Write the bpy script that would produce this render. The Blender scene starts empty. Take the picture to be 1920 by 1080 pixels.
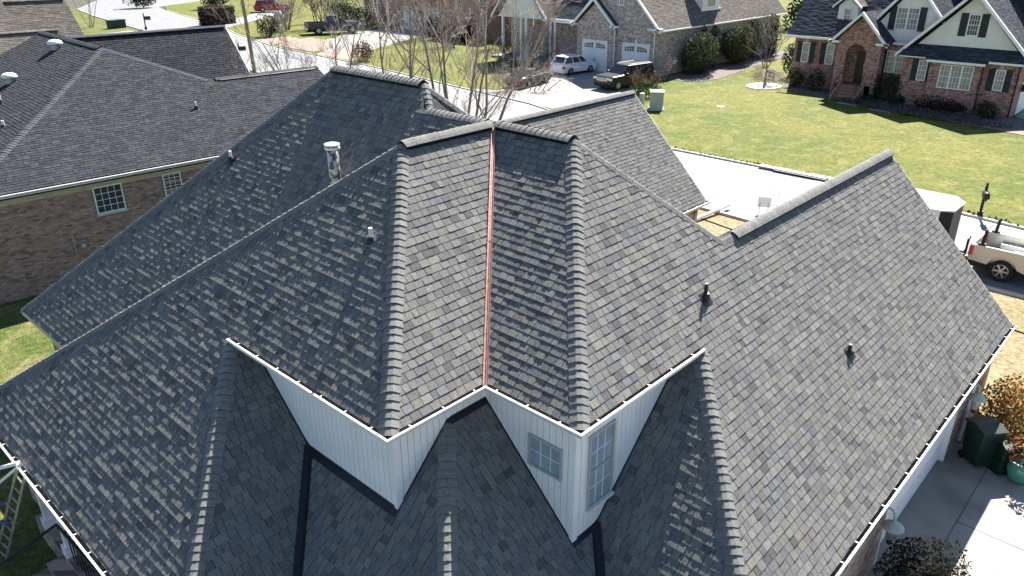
import bpy, math, random
from mathutils import Vector, Matrix
import numpy as np
R_ = random.Random(7)
sc = bpy.context.scene
COL = sc.collection

# ------------------------------------------------------------------ camera
CAM = np.array([-10.932, -10.635, 12.097]); FPX = 1438.67
PITCH, PSI, ROLL = math.radians(24.367), math.radians(42.842), math.radians(-0.08)
FWD = np.array([math.cos(PSI)*math.cos(PITCH), math.sin(PSI)*math.cos(PITCH), -math.sin(PITCH)])
RGT = np.array([math.sin(PSI), -math.cos(PSI), 0.0]); UPV = np.cross(RGT, FWD)
cr, sr = math.cos(ROLL), math.sin(ROLL)
RG2 = RGT*cr+UPV*sr; UP2 = -RGT*sr+UPV*cr
cam = bpy.data.cameras.new('camera'); camo = bpy.data.objects.new('camera', cam); COL.objects.link(camo)
M = Matrix((RG2, UP2, -FWD)).transposed().to_4x4(); M.translation = Vector(CAM)
camo.matrix_world = M
cam.sensor_width = 36; cam.lens = FPX/1920*36; cam.clip_end = 2000; cam.clip_start = .1
sc.camera = camo
# ------------------------------------------------------------------ light
SUN_AZ, SUN_EL = 21.5, 44.8           # azimuth measured from +X towards +Y
w = bpy.data.worlds.new('World'); sc.world = w; w.use_nodes = True
nt = w.node_tree; bg = nt.nodes['Background']; sky = nt.nodes.new('ShaderNodeTexSky')
sky.sky_type = 'NISHITA'; sky.sun_disc = False
sky.sun_elevation = math.radians(SUN_EL); sky.sun_rotation = math.radians(90-SUN_AZ)
sky.air_density = 1.0; sky.dust_density = .3; sky.ozone_density = 2.5
nt.links.new(sky.outputs[0], bg.inputs[0]); bg.inputs[1].default_value = .05
sl = bpy.data.lights.new('sun', 'SUN'); sl.energy = 5.0; sl.angle = math.radians(.53); sl.color = (1, .95, .87)
so = bpy.data.objects.new('sun', sl); COL.objects.link(so)
sdir = Vector((math.cos(math.radians(SUN_AZ))*math.cos(math.radians(SUN_EL)), math.sin(math.radians(SUN_AZ))*math.cos(math.radians(SUN_EL)), math.sin(math.radians(SUN_EL))))
so.rotation_euler = sdir.to_track_quat('Z', 'Y').to_euler()
sc.view_settings.view_transform = 'Standard'; sc.view_settings.look = 'None'
sc.view_settings.exposure = 1.9; sc.view_settings.gamma = 1
sc.render.engine = 'CYCLES'; sc.render.resolution_x = 1024; sc.render.resolution_y = 576

# ------------------------------------------------------------------ helpers
def V(*a): return np.array(a, float)
def nrm(a): return a/np.linalg.norm(a)
def proj(p):
    d = np.asarray(p, float)-CAM; z = d@FWD
    return (960+FPX*(d@RG2)/z, 540-FPX*(d@UP2)/z, z)

def mat(name, col, rough=.8, metal=0., noise=.0, scale=8., bump=0., attr=False, spec=.3, col2=None, bscale=None, trans=0., coat=0.):
    m = bpy.data.materials.new(name); m.use_nodes = True; t = m.node_tree; N = t.nodes; b = N['Principled BSDF']
    b.inputs['Roughness'].default_value = rough; b.inputs['Metallic'].default_value = metal
    b.inputs['Specular IOR Level'].default_value = spec
    if coat: b.inputs['Coat Weight'].default_value = coat; b.inputs['Coat Roughness'].default_value = .08
    src = None
    if attr:
        a = N.new('ShaderNodeAttribute'); a.attribute_name = 'Col'; src = a.outputs['Color']
    if noise or bump or col2:
        tc = N.new('ShaderNodeTexCoord'); nz = N.new('ShaderNodeTexNoise'); nz.inputs['Scale'].default_value = scale; nz.inputs['Detail'].default_value = 6
        geo = N.new('ShaderNodeNewGeometry'); t.links.new(geo.outputs['Position'], nz.inputs['Vector'])
    if noise or col2:
        if col2:
            mx = N.new('ShaderNodeMix'); mx.data_type = 'RGBA'
            cr_ = N.new('ShaderNodeMapRange'); cr_.inputs[1].default_value = .38; cr_.inputs[2].default_value = .62
            t.links.new(nz.outputs['Fac'], cr_.inputs[0]); t.links.new(cr_.outputs[0], mx.inputs[0])
            mx.inputs[6].default_value = (*col, 1); mx.inputs[7].default_value = (*col2, 1); src = mx.outputs[2]
        if noise:
            mr = N.new('ShaderNodeMapRange'); mr.inputs[1].default_value = .3; mr.inputs[2].default_value = .7
            mr.inputs[3].default_value = 1-noise; mr.inputs[4].default_value = 1+noise
            nz2 = nz
            t.links.new(nz2.outputs['Fac'], mr.inputs[0])
            vm = N.new('ShaderNodeVectorMath'); vm.operation = 'SCALE'
            if src is not None: t.links.new(src, vm.inputs[0])
            else: vm.inputs[0].default_value = col
            t.links.new(mr.outputs[0], vm.inputs['Scale']); src = vm.outputs[0]
    if src is not None: t.links.new(src, b.inputs['Base Color'])
    else: b.inputs['Base Color'].default_value = (*col, 1)
    if bump:
        nb = N.new('ShaderNodeTexNoise'); nb.inputs['Scale'].default_value = bscale or scale*4; nb.inputs['Detail'].default_value = 4
        t.links.new(geo.outputs['Position'], nb.inputs['Vector'])
        bp = N.new('ShaderNodeBump'); bp.inputs['Strength'].default_value = bump; bp.inputs['Distance'].default_value = .02
        t.links.new(nb.outputs['Fac'], bp.inputs['Height']); t.links.new(bp.outputs[0], b.inputs['Normal'])
    if trans:
        tr = N.new('ShaderNodeBsdfTranslucent'); mxs = N.new('ShaderNodeMixShader'); mxs.inputs[0].default_value = trans
        if src is not None: t.links.new(src, tr.inputs[0])
        else: tr.inputs[0].default_value = (*col, 1)
        out = N['Material Output']; t.links.new(b.outputs[0], mxs.inputs[1]); t.links.new(tr.outputs[0], mxs.inputs[2]); t.links.new(mxs.outputs[0], out.inputs[0])
    return m

def brick_mat(name, c1, c2, mortar, bump=.6):
    m = bpy.data.materials.new(name); m.use_nodes = True; t = m.node_tree; N = t.nodes; b = N['Principled BSDF']
    b.inputs['Roughness'].default_value = .85; b.inputs['Specular IOR Level'].default_value = .2
    g = N.new('ShaderNodeNewGeometry'); sp = N.new('ShaderNodeSeparateXYZ'); t.links.new(g.outputs['Position'], sp.inputs[0])
    ad = N.new('ShaderNodeMath'); ad.operation = 'ADD'; t.links.new(sp.outputs[0], ad.inputs[0]); t.links.new(sp.outputs[1], ad.inputs[1])
    cb = N.new('ShaderNodeCombineXYZ'); t.links.new(ad.outputs[0], cb.inputs[0]); t.links.new(sp.outputs[2], cb.inputs[1])
    br = N.new('ShaderNodeTexBrick'); t.links.new(cb.outputs[0], br.inputs['Vector'])
    br.inputs['Color1'].default_value = (*c1, 1); br.inputs['Color2'].default_value = (*c2, 1); br.inputs['Mortar'].default_value = (*mortar, 1)
    br.inputs['Scale'].default_value = 1; br.inputs['Brick Width'].default_value = .215; br.inputs['Row Height'].default_value = .08
    br.inputs['Mortar Size'].default_value = .008; br.inputs['Bias'].default_value = -.1
    nz = N.new('ShaderNodeTexNoise'); nz.inputs['Scale'].default_value = 1.1; nz.inputs['Detail'].default_value = 5; t.links.new(g.outputs['Position'], nz.inputs['Vector'])
    mr = N.new('ShaderNodeMapRange'); mr.inputs[1].default_value = .3; mr.inputs[2].default_value = .7; mr.inputs[3].default_value = .88; mr.inputs[4].default_value = 1.12
    t.links.new(nz.outputs['Fac'], mr.inputs[0])
    # blocky per-brick tone
    wn = N.new('ShaderNodeTexWhiteNoise'); wn.noise_dimensions = '2D'
    sn = N.new('ShaderNodeVectorMath'); sn.operation = 'SNAP'; t.links.new(cb.outputs[0], sn.inputs[0]); sn.inputs[1].default_value = (.215, .08, 1)
    t.links.new(sn.outputs[0], wn.inputs['Vector'])
    m2 = N.new('ShaderNodeMapRange'); m2.inputs[3].default_value = .55; m2.inputs[4].default_value = 1.6; t.links.new(wn.outputs['Value'], m2.inputs[0])
    mm = N.new('ShaderNodeMath'); mm.operation = 'MULTIPLY'; t.links.new(mr.outputs[0], mm.inputs[0]); t.links.new(m2.outputs[0], mm.inputs[1])
    vm = N.new('ShaderNodeVectorMath'); vm.operation = 'SCALE'; t.links.new(br.outputs['Color'], vm.inputs[0]); t.links.new(mm.outputs[0], vm.inputs['Scale'])
    t.links.new(vm.outputs[0], b.inputs['Base Color'])
    bp = N.new('ShaderNodeBump'); bp.inputs['Strength'].default_value = bump; bp.inputs['Distance'].default_value = .01; bp.invert = True
    t.links.new(br.outputs['Fac'], bp.inputs['Height']); t.links.new(bp.outputs[0], b.inputs['Normal'])
    return m

MT = {}
MT['shingle'] = mat('shingle_granules', (.15, .15, .15), .95, noise=.22, scale=38, bump=.5, attr=True, spec=.04, bscale=160)
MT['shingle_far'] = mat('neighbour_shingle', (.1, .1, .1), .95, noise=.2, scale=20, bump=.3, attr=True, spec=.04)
MT['paint'] = mat('attr_paint', (.5, .5, .5), .55, attr=True, noise=.08, scale=5)
MT['brickpc'] = mat('brick_faces', (.3, .2, .15), .9, attr=True, noise=.2, scale=30, bump=.4)
MT['mortar'] = mat('mortar', (.22, .19, .17), .95, noise=.2, scale=20)
MT['deck'] = mat('roof_underlay', (.03, .03, .033), .9, noise=.2, scale=5)
MT['siding'] = mat('white_vinyl_siding', (.86, .865, .87), .45, noise=.06, scale=2.2, spec=.4)
MT['trim'] = mat('white_trim', (.78, .78, .77), .45, noise=.05, scale=4, spec=.4)
MT['gutter'] = mat('white_gutter_aluminium', (.8, .8, .8), .35, noise=.05, scale=6, spec=.5)
MT['gutter_dirt'] = mat('gutter_grime', (.11, .1, .09), .9, noise=.5, scale=9, bump=.4)
MT['copper'] = mat('copper_flashing', (.46, .275, .235), .5, metal=.55, noise=.25, scale=14, spec=.5)
MT['copper_dark'] = mat('copper_groove', (.10, .05, .035), .6, metal=.5, noise=.3, scale=8)
MT['darkmetal'] = mat('dark_valley_metal', (.02, .021, .026), .4, metal=.2, noise=.2, scale=6)
MT['black'] = mat('black_plastic', (.012, .012, .013), .5, noise=.2, scale=10)
MT['rubber'] = mat('black_rubber', (.018, .018, .02), .45, noise=.2, scale=12)
MT['pvc'] = mat('white_pvc', (.75, .76, .76), .4, noise=.06, scale=12)
MT['galv'] = mat('peeling_galvanised_flue', (.42, .43, .44), .45, metal=.3, noise=.1, scale=20, col2=None)
MT['glass'] = mat('window_glass', (.05, .065, .08), .06, spec=.8, noise=.15, scale=1.5)
MT['glass_curtain'] = mat('window_glass_with_curtain', (.26, .265, .25), .12, spec=.8, noise=.3, scale=2.5)
MT['glass_painted_sky'] = mat('window_glass_painted_sky', (.3, .38, .45), .1, spec=.9, noise=.2, scale=2)  # pale blue base colour stands in for the sky mirrored in the panes
MT['concrete'] = mat('driveway_concrete', (.26, .256, .245), .8, noise=.18, scale=.9, bump=.25, bscale=30, spec=.15)
MT['conc_old'] = mat('stained_concrete', (.29, .272, .245), .8, noise=.38, scale=.55, bump=.25, bscale=25)
MT['asphalt'] = mat('pale_worn_asphalt', (.19, .193, .198), .8, noise=.12, scale=.7, bump=.35, bscale=40, spec=.15)
MT['kerb'] = mat('kerb_concrete', (.4, .395, .37), .75, noise=.12, scale=2, bump=.2)
MT['paver'] = mat('pink_paver_brick', (.3, .185, .155), .85, noise=.25, scale=6, bump=.3)
MT['walkbrick'] = mat('red_walk_brick', (.25, .13, .1), .85, noise=.3, scale=6, bump=.3)
MT['mulch'] = mat('mulch_bed', (.12, .1, .095), .95, noise=.5, scale=5, bump=1., bscale=18)
MT['leafbed'] = mat('leafless_bed', (.2, .16, .13), .95, noise=.4, scale=3, bump=1., bscale=14)
MT['bark'] = mat('grey_tan_bark', (.23, .19, .16), .85, noise=.35, scale=9, bump=.4)
MT['twig'] = mat('grey_twigs', (.34, .285, .25), .85, noise=.3, scale=9)
MT['darktwig'] = mat('dark_twigs', (.12, .085, .07), .9, noise=.3, scale=9)
MT['leaf'] = mat('leaf_faces', (.05, .08, .03), .85, attr=True, noise=.3, scale=3, trans=.15, spec=.05)
MT['wood'] = mat('weathered_pole_wood', (.25, .2, .15), .85, noise=.25, scale=5)
MT['greenplastic'] = mat('dark_green_plastic', (.012, .03, .02), .35, noise=.2, scale=8)
MT['greenglaze'] = mat('green_glazed_pot', (.08, .27, .2), .15, noise=.2, scale=14, spec=.6)
MT['utility'] = mat('grey_green_steel', (.36, .42, .38), .5, noise=.08, scale=4)
MT['stone'] = mat('white_gravel', (.5, .49, .47), .85, noise=.5, scale=6, bump=1.)
MT['chrome'] = mat('chrome', (.75, .76, .78), .15, metal=.9)
MT['tyre'] = mat('tyre_rubber', (.02, .02, .02), .8, noise=.2, scale=10)
MT['rim'] = mat('alloy_rim', (.6, .61, .63), .3, metal=.8)
MT['carglass'] = mat('car_glass', (.02, .024, .03), .05, spec=.9, noise=.1, scale=2)
MT['red_lens'] = mat('red_lens', (.55, .02, .02), .15, spec=.7)
MT['clear_lens'] = mat('headlight_lens', (.6, .62, .64), .1, spec=.8)
MT['alum'] = mat('aluminium_ladder', (.28, .29, .3), .4, metal=.6, noise=.2, scale=8)
MT['door_white'] = mat('garage_door_white', (.75, .76, .78), .5, noise=.04, scale=3)
MT['darkdoor'] = mat('dark_stained_door', (.03, .02, .016), .3)
MT['shutter'] = mat('black_shutter', (.02, .024, .032), .5, noise=.15, scale=6)
MT['cream'] = mat('cream_soffit', (.45, .41, .33), .6, noise=.08, scale=4)
MT['lapsiding'] = mat('pale_lap_siding', (.74, .72, .68), .6, noise=.05, scale=2)
MT['rbrick'] = brick_mat('red_brick_wall', (.31, .145, .11), (.19, .09, .072), (.4, .36, .33))
MT['gbrick'] = brick_mat('grey_brown_brick_wall', (.4, .33, .3), (.25, .21, .2), (.46, .44, .42))
MT['tbrick'] = brick_mat('tan_brick_wall', (.33, .24, .19), (.22, .16, .13), (.35, .32, .29))
MT['grass'] = None

def grass_mat(name, c1, c2, c3, sc1=.12, tan=.5):
    m = bpy.data.materials.new(name); m.use_nodes = True; t = m.node_tree; N = t.nodes; b = N['Principled BSDF']
    b.inputs['Roughness'].default_value = .9; b.inputs['Specular IOR Level'].default_value = .15
    g = N.new('ShaderNodeNewGeometry')
    def nz(s, d=5, dist=0):
        n = N.new('ShaderNodeTexNoise'); n.inputs['Scale'].default_value = s; n.inputs['Detail'].default_value = d; n.inputs['Distortion'].default_value = dist
        t.links.new(g.outputs['Position'], n.inputs['Vector']); return n.outputs['Fac']
    def mr(x, a, b_, c, d):
        n = N.new('ShaderNodeMapRange'); n.inputs[1].default_value = a; n.inputs[2].default_value = b_; n.inputs[3].default_value = c; n.inputs[4].default_value = d
        t.links.new(x, n.inputs[0]); return n.outputs[0]
    def mix(f, a, b_):
        n = N.new('ShaderNodeMix'); n.data_type = 'RGBA'; t.links.new(f, n.inputs[0])
        for i, x in ((6, a), (7, b_)):
            if isinstance(x, tuple): n.inputs[i].default_value = (*x, 1)
            else: t.links.new(x, n.inputs[i])
        return n.outputs[2]
    a = mix(mr(nz(sc1, 6, .6), .4, .62, 0, 1), c1, c2)
    a = mix(mr(nz(.9, 6, .4), .48, .7, 0, tan), a, c3)
    f = mr(nz(5, 8), .3, .7, .62, 1.4); f2 = mr(nz(23, 3), .3, .7, .7, 1.3)
    mm = N.new('ShaderNodeMath'); mm.operation = 'MULTIPLY'; t.links.new(f, mm.inputs[0]); t.links.new(f2, mm.inputs[1])
    vm = N.new('ShaderNodeVectorMath'); vm.operation = 'SCALE'; t.links.new(a, vm.inputs[0]); t.links.new(mm.outputs[0], vm.inputs['Scale'])
    t.links.new(vm.outputs[0], b.inputs['Base Color'])
    bp = N.new('ShaderNodeBump'); bp.inputs['Strength'].default_value = 1; bp.inputs['Distance'].default_value = .06
    t.links.new(nz(14, 6), bp.inputs['Height']); t.links.new(bp.outputs[0], b.inputs['Normal'])
    return m
MT['grass'] = grass_mat('lawn_grass', (.07, .092, .012), (.112, .116, .021), (.18, .158, .058), .13, .6)
MT['grass_left'] = grass_mat('side_lawn_grass', (.06, .085, .018), (.1, .105, .03), (.18, .155, .075), .3, .7)
MT['ground_soil'] = mat('dull_winter_ground', (.06, .058, .045), .95, noise=.3, scale=.6, col2=(.05, .056, .03))
MT['drygrass'] = grass_mat('dormant_dry_grass', (.24, .19, .115), (.2, .165, .09), (.15, .14, .06), .5, .5)

class MB:
    def __init__(s): s.v = []; s.f = []; s.c = []; s.m = []; s.col = (.5, .5, .5); s.mi = 0
    def add(s, vs, fs, col=None, mi=None):
        o = len(s.v); s.v += [tuple(map(float, x)) for x in vs]
        for k, f in enumerate(fs): s.f.append(tuple(i+o for i in f)); s.c.append(col[k] if isinstance(col, list) else (col or s.col)); s.m.append(s.mi if mi is None else mi)
        return s
    def box(s, x0, x1, y0, y1, z0, z1, **k):
        vs = [(x0, y0, z0), (x1, y0, z0), (x1, y1, z0), (x0, y1, z0), (x0, y0, z1), (x1, y0, z1), (x1, y1, z1), (x0, y1, z1)]
        return s.add(vs, [(3, 2, 1, 0), (4, 5, 6, 7), (0, 1, 5, 4), (1, 2, 6, 5), (2, 3, 7, 6), (3, 0, 4, 7)], **k)
    def obox(s, o, ax, ay, az, **k):   # oriented box from corner o with edge vectors
        o, ax, ay, az = map(lambda q: np.asarray(q, float), (o, ax, ay, az))
        vs = [o, o+ax, o+ax+ay, o+ay, o+az, o+ax+az, o+ax+ay+az, o+ay+az]
        fs = [(3, 2, 1, 0), (4, 5, 6, 7), (0, 1, 5, 4), (1, 2, 6, 5), (2, 3, 7, 6), (3, 0, 4, 7)]
        if np.dot(np.cross(ax, ay), az) < 0: fs = [f[::-1] for f in fs]
        return s.add(vs, fs, **k)
    def prism(s, poly, d, **k):        # polygon (3D, planar) extruded by vector d
        n = len(poly); d = np.asarray(d, float); vs = [np.asarray(q, float) for q in poly]
        nn = np.zeros(3)
        for i in range(n): nn += np.cross(vs[i], vs[(i+1) % n])
        if nn@d > 0: vs = vs[::-1]
        v2 = [q+d for q in vs]
        fs = [tuple(range(n)), tuple(range(2*n-1, n-1, -1))]+[(i, i+n, (i+1) % n+n, (i+1) % n) for i in range(n)]
        return s.add(vs+v2, fs, **k)
    def tube(s, a, b, r0, r1=None, n=8, cap=True, **k):
        a, b = np.asarray(a, float), np.asarray(b, float); r1 = r0 if r1 is None else r1
        d = nrm(b-a); x = nrm(np.cross(d, V(0, 0, 1) if abs(d[2]) < .9 else V(1, 0, 0))); y = np.cross(d, x)
        vs = []
        for P, r in ((a, r0), (b, r1)):
            for i in range(n): t = 2*math.pi*i/n; vs.append(P+(x*math.cos(t)+y*math.sin(t))*r)
        fs = [(i, (i+1) % n, n+(i+1) % n, n+i) for i in range(n)]
        if cap: fs += [tuple(range(n-1, -1, -1)), tuple(range(n, 2*n))]
        return s.add(vs, fs, **k)
    def path(s, pts, r, n=6, **k):
        for a, b in zip(pts[:-1], pts[1:]): s.tube(a, b, r, r, n, **k)
        return s
    def lathe(s, c, prof, n=16, ax=None, **k):   # prof [(r,h)] about vertical axis through c
        c = np.asarray(c, float); ax = V(0, 0, 1) if ax is None else nrm(np.asarray(ax, float))
        x = nrm(np.cross(ax, V(0, 1, 0) if abs(ax[1]) < .9 else V(1, 0, 0))); y = np.cross(ax, x)
        vs = []
        for r, h in prof:
            for i in range(n): t = 2*math.pi*i/n; vs.append(c+ax*h+(x*math.cos(t)+y*math.sin(t))*r)
        fs = []
        for j in range(len(prof)-1):
            for i in range(n): fs.append((j*n+i, j*n+(i+1) % n, (j+1)*n+(i+1) % n, (j+1)*n+i))
        fs += [tuple(range(n-1, -1, -1)), tuple((len(prof)-1)*n+i for i in range(n))]
        return s.add(vs, fs, **k)
    def sphere(s, c, rx, ry=None, rz=None, n=12, m=8, **k):
        ry = ry or rx; rz = rz or rx; prof = []
        vs = [];
        for j in range(m+1):
            a = math.pi*j/m
            for i in range(n): t = 2*math.pi*i/n; vs.append((c[0]+rx*math.sin(a)*math.cos(t), c[1]+ry*math.sin(a)*math.sin(t), c[2]-rz*math.cos(a)))
        fs = []
        for j in range(m):
            for i in range(n): fs.append((j*n+i, j*n+(i+1) % n, (j+1)*n+(i+1) % n, (j+1)*n+i))
        return s.add(vs, fs, **k)
    def mesh(s, name, mats, smooth=False):
        me = bpy.data.meshes.new(name); me.from_pydata(s.v, [], s.f)
        for mm in (mats if isinstance(mats, (list, tuple)) else [mats]): me.materials.append(MT[mm] if isinstance(mm, str) else mm)
        if any(s.m): me.polygons.foreach_set('material_index', s.m)
        a = me.attributes.new('Col', 'FLOAT_COLOR', 'FACE')
        a.data.foreach_set('color', np.array([(*c, 1) for c in s.c], np.float32).ravel())
        if smooth: me.polygons.foreach_set('use_smooth', [True]*len(s.f))
        me.update(); return me
    def build(s, name, mats, parent=None, smooth=False, bevel=0, label=None, kind=None):
        o = bpy.data.objects.new(name, s.mesh(name, mats, smooth)); COL.objects.link(o)
        if parent is not None: o.parent = parent
        if bevel:
            b = o.modifiers.new('bevel', 'BEVEL'); b.width = bevel; b.segments = 2; b.limit_method = 'ANGLE'
        if label: o['label'] = label
        if kind: o['kind'] = kind
        return o
def tag(o, label=None, cat=None, group=None, kind=None):
    if label: o['label'] = label
    if cat: o['category'] = cat
    if group: o['group'] = group
    if kind: o['kind'] = kind
    return o
def empty(name, label, cat, loc=(0, 0, 0), rz=0, group=None, scale=1):
    o = bpy.data.objects.new(name, None); COL.objects.link(o); o.location = loc; o.rotation_euler = (0, 0, rz); o.empty_display_size = .3
    if scale != 1: o.scale = (scale,)*3
    return tag(o, label, cat, group)
def part_at(o, anchor): return o
def copy_tree(o, parent=None):
    c = o.copy(); COL.objects.link(c); c.parent = parent
    for ch in [q for q in bpy.data.objects if q.parent is o]: copy_tree(ch, c)
    return c
def sheet(name, pts, z, m, kind='structure'):
    b = MB(); b.add([(x, y, z) for x, y in pts], [tuple(range(len(pts)))]); n = 0
    o = b.build(name, m)
    if o.data.polygons[0].normal.z < 0: o.data.flip_normals()
    o['kind'] = kind; return o
def slab(name, pts, z0, z1, m, kind='structure'):
    b = MB(); b.prism([(x, y, z0) for x, y in pts], (0, 0, z1-z0)); o = b.build(name, m); o['kind'] = kind; return o

# ------------------------------------------------------------------ shingles
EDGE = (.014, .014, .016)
CAPPAL = [(.2, .199, .192), (.186, .185, .18), (.212, .21, .2), (.195, .19, .18)]
PAL = [((.184, .182, .172), 5), ((.168, .167, .161), 5), ((.186, .178, .162), 3), ((.166, .156, .147), 2), ((.134, .136, .141), 3), ((.158, .164, .17), 3), ((.2, .198, .186), 2), ((.144, .142, .139), 2), ((.112, .107, .107), 1)]
PALX = [c for c, n in PAL for _ in range(n)]
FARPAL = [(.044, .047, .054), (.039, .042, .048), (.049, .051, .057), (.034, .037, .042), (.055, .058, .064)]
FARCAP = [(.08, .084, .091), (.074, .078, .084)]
MIDPAL = [(.15, .135, .12), (.13, .118, .105), (.17, .15, .135), (.115, .105, .095)]
BLUEPAL = [(.055, .062, .075), (.045, .05, .06), (.07, .076, .088), (.05, .055, .068), (.09, .095, .105)]
def face_frame(poly):
    P = [np.asarray(q, float) for q in poly]; n = np.zeros(3)
    for i in range(len(P)): n += np.cross(P[i], P[(i+1) % len(P)])
    n = nrm(n); n = n if n[2] > 0 else -n
    v = nrm(V(n[0]*n[2], n[1]*n[2], -(n[0]**2+n[1]**2))); u = np.cross(v, n)
    return P, n, u, v
def shingle_pieces(poly, anchor_z, e=.143, wr=(.11, .23), pal=PALX, segs=5, noise=.0021, steps=(.0065, .010, .0135), dark=1., gap_=.009):
    P, n, u, v = face_frame(poly); O = P[0]
    uv = [((q-O)@u, (q-O)@v) for q in P]
    va = (anchor_z-O[2])/v[2]
    vmin, vmax = min(q[1] for q in uv), max(q[1] for q in uv)
    def inter(t):
        xs = []
        for i in range(len(uv)):
            (u0, v0), (u1, v1) = uv[i], uv[(i+1) % len(uv)]
            if (v0 <= t) != (v1 <= t): xs.append(u0+(u1-u0)*(t-v0)/(v1-v0))
        xs.sort(); return list(zip(xs[::2], xs[1::2]))
    out = []
    k0 = math.floor((vmin-va)/e)-1; k1 = math.ceil((vmax-va)/e)+1
    for k in range(k0, k1):
        vt, vb = va+k*e, va+(k+1)*e
        vt_, vb_ = max(vt, vmin), min(vb, vmax)
        if vb_-vt_ < .02: continue
        A, B = inter(vt_+1e-4), inter(vb_-1e-4)
        if not A and not B: continue
        if len(A) != len(B):
            mid = inter((vt_+vb_)/2); A = A if len(A) == len(mid) else mid; B = B if len(B) == len(mid) else mid
            if len(A) != len(B): A = B = mid
        for (a0, a1), (b0, b1) in zip(A, B):
            x = min(a0, b0)-R_.uniform(0, wr[0]); end = max(a1, b1)
            while x < end:
                wd = R_.uniform(*wr); x2 = x+wd
                if end-x2 < wr[0]*.5: x2 = end
                la, lb = min(max(x, b0), b1), min(max(x2-gap_, b0), b1); ta, tb = min(max(x, a0), a1), min(max(x2-gap_, a0), a1)
                x = x2
                if lb-la < .006 and tb-ta < .006: continue
                t = R_.choice(steps); c = R_.choice(pal); j = R_.uniform(.93, 1.07)*dark
                c = (c[0]*j, c[1]*j, c[2]*j)
                vs = []; S = max(1, segs)
                for i in range(S+1):
                    f = i/S
                    h = max(.001, t+R_.uniform(-noise, noise))
                    vs.append(O+u*(ta+(tb-ta)*f)+v*vt_+n*.0005)
                    pb = O+u*(la+(lb-la)*f)+v*vb_
                    vs.append(pb+n*h); vs.append(pb-n*.002)
                fs = []
                for i in range(S):
                    a = 3*i; b_ = 3*i+3
                    fs.append((a, a+1, b_+1, b_)); fs.append((a+1, a+2, b_+2, b_+1))
                fs.append((0, 2, 1)); e_ = 3*S; fs.append((e_, e_+1, e_+2))
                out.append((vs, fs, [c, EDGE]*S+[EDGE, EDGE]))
    return out
def deck(poly, name, parent, m='deck', d=.03):
    P, n, u, v = face_frame(poly); b = MB(); b.prism([q-n*.003 for q in P], -n*d); return b.build(name, m, parent)
def area_px(vs):
    q = [proj(x) for x in vs]
    if any(z[2] < .5 for z in q): return 0
    xs = [a[0] for a in q]; ys = [a[1] for a in q]; cx, cy = sum(xs)/len(xs), sum(ys)/len(ys)
    if not (0 < cx < 1920 and 0 < cy < 1080): return 0
    return (max(xs)-min(xs))*(max(ys)-min(ys))
def emit(pieces, name, stuffname, m, parent, nmax=290, smooth=False):
    if nmax:
        sc_ = sorted(range(len(pieces)), key=lambda i: -area_px(pieces[i][0])); top = set(sc_[:nmax])
    else: top = set()
    rest = MB()
    for i, (vs, fs, c) in enumerate(pieces):
        if i in top and area_px(vs) > 0:
            b = MB(); o = np.mean(np.array(vs, float), axis=0); b.add([np.asarray(q, float)-o for q in vs], fs, c); ob = b.build(name, m, parent, smooth); ob.location = o
        else: rest.add(vs, fs, c)
    if rest.v:
        return rest.build(stuffname, m, parent, smooth, kind='stuff')
def cap_pieces(A, B, n1, n2, width=.165, e=.137, lift=0., pal=CAPPAL, t=.0075, jit=.06):
    A, B = np.asarray(A, float), np.asarray(B, float); d = B-A; L = np.linalg.norm(d); d = d/L
    w1 = nrm(np.cross(d, n1)); w1 = w1 if w1@n2 < 0 else -w1
    w2 = nrm(np.cross(d, n2)); w2 = w2 if w2@n1 < 0 else -w2
    na = nrm(n1+n2); out = []
    offs = [(w1*width, n1), (w1*width*.55, n1), (w1*width*.22, nrm(n1*2+na)), (V(0, 0, 0), na), (w2*width*.22, nrm(n2*2+na)), (w2*width*.55, n2), (w2*width, n2)]
    rnd = [0, .006, .011, -.007, .011, .006, 0]
    if lift > 0:      # vented ridge: the caps lie on a wide flat vent, so they are bent gently
        l1, l2 = nrm(w1-na*(w1@na)), nrm(w2-na*(w2@na)); k_ = width/.165
        offs = [(l1*.155*k_-na*.092, na), (l1*.105*k_-na*.046, na), (l1*.05*k_-na*.014, na), (V(0, 0, 0), na), (l2*.05*k_-na*.014, na), (l2*.105*k_-na*.046, na), (l2*.155*k_-na*.092, na)]; rnd = [0]*7
    k = int(L/e+.5); e = L/k
    for i in range(k):
        s0, s1 = i*e, (i+1)*e+.004
        c = R_.choice(pal); j = R_.uniform(1-jit, 1+jit); c = (c[0]*j, c[1]*j, c[2]*j); vs = []
        tt = t*R_.uniform(.7, 1.4)
        for q, ((w_, nn), r) in enumerate(zip(offs, rnd)):
            hu, hl = .006+lift+r, .006+lift+tt*(1.+.9*math.sin(q/6*math.pi))+r
            vs.append(A+d*s0+w_+nn*hu); vs.append(A+d*s1+w_+nn*hl); vs.append(A+d*s1+w_+nn*(lift+r-.004))
        fs = []
        for q in range(6):
            a, b = 3*q, 3*q+3
            fs += [(a, a+1, b+1, b), (a+1, a+2, b+2, b+1)]
        fs += [(0, 2, 1), (18, 19, 20)]
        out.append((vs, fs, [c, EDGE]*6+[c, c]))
    return out

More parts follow.
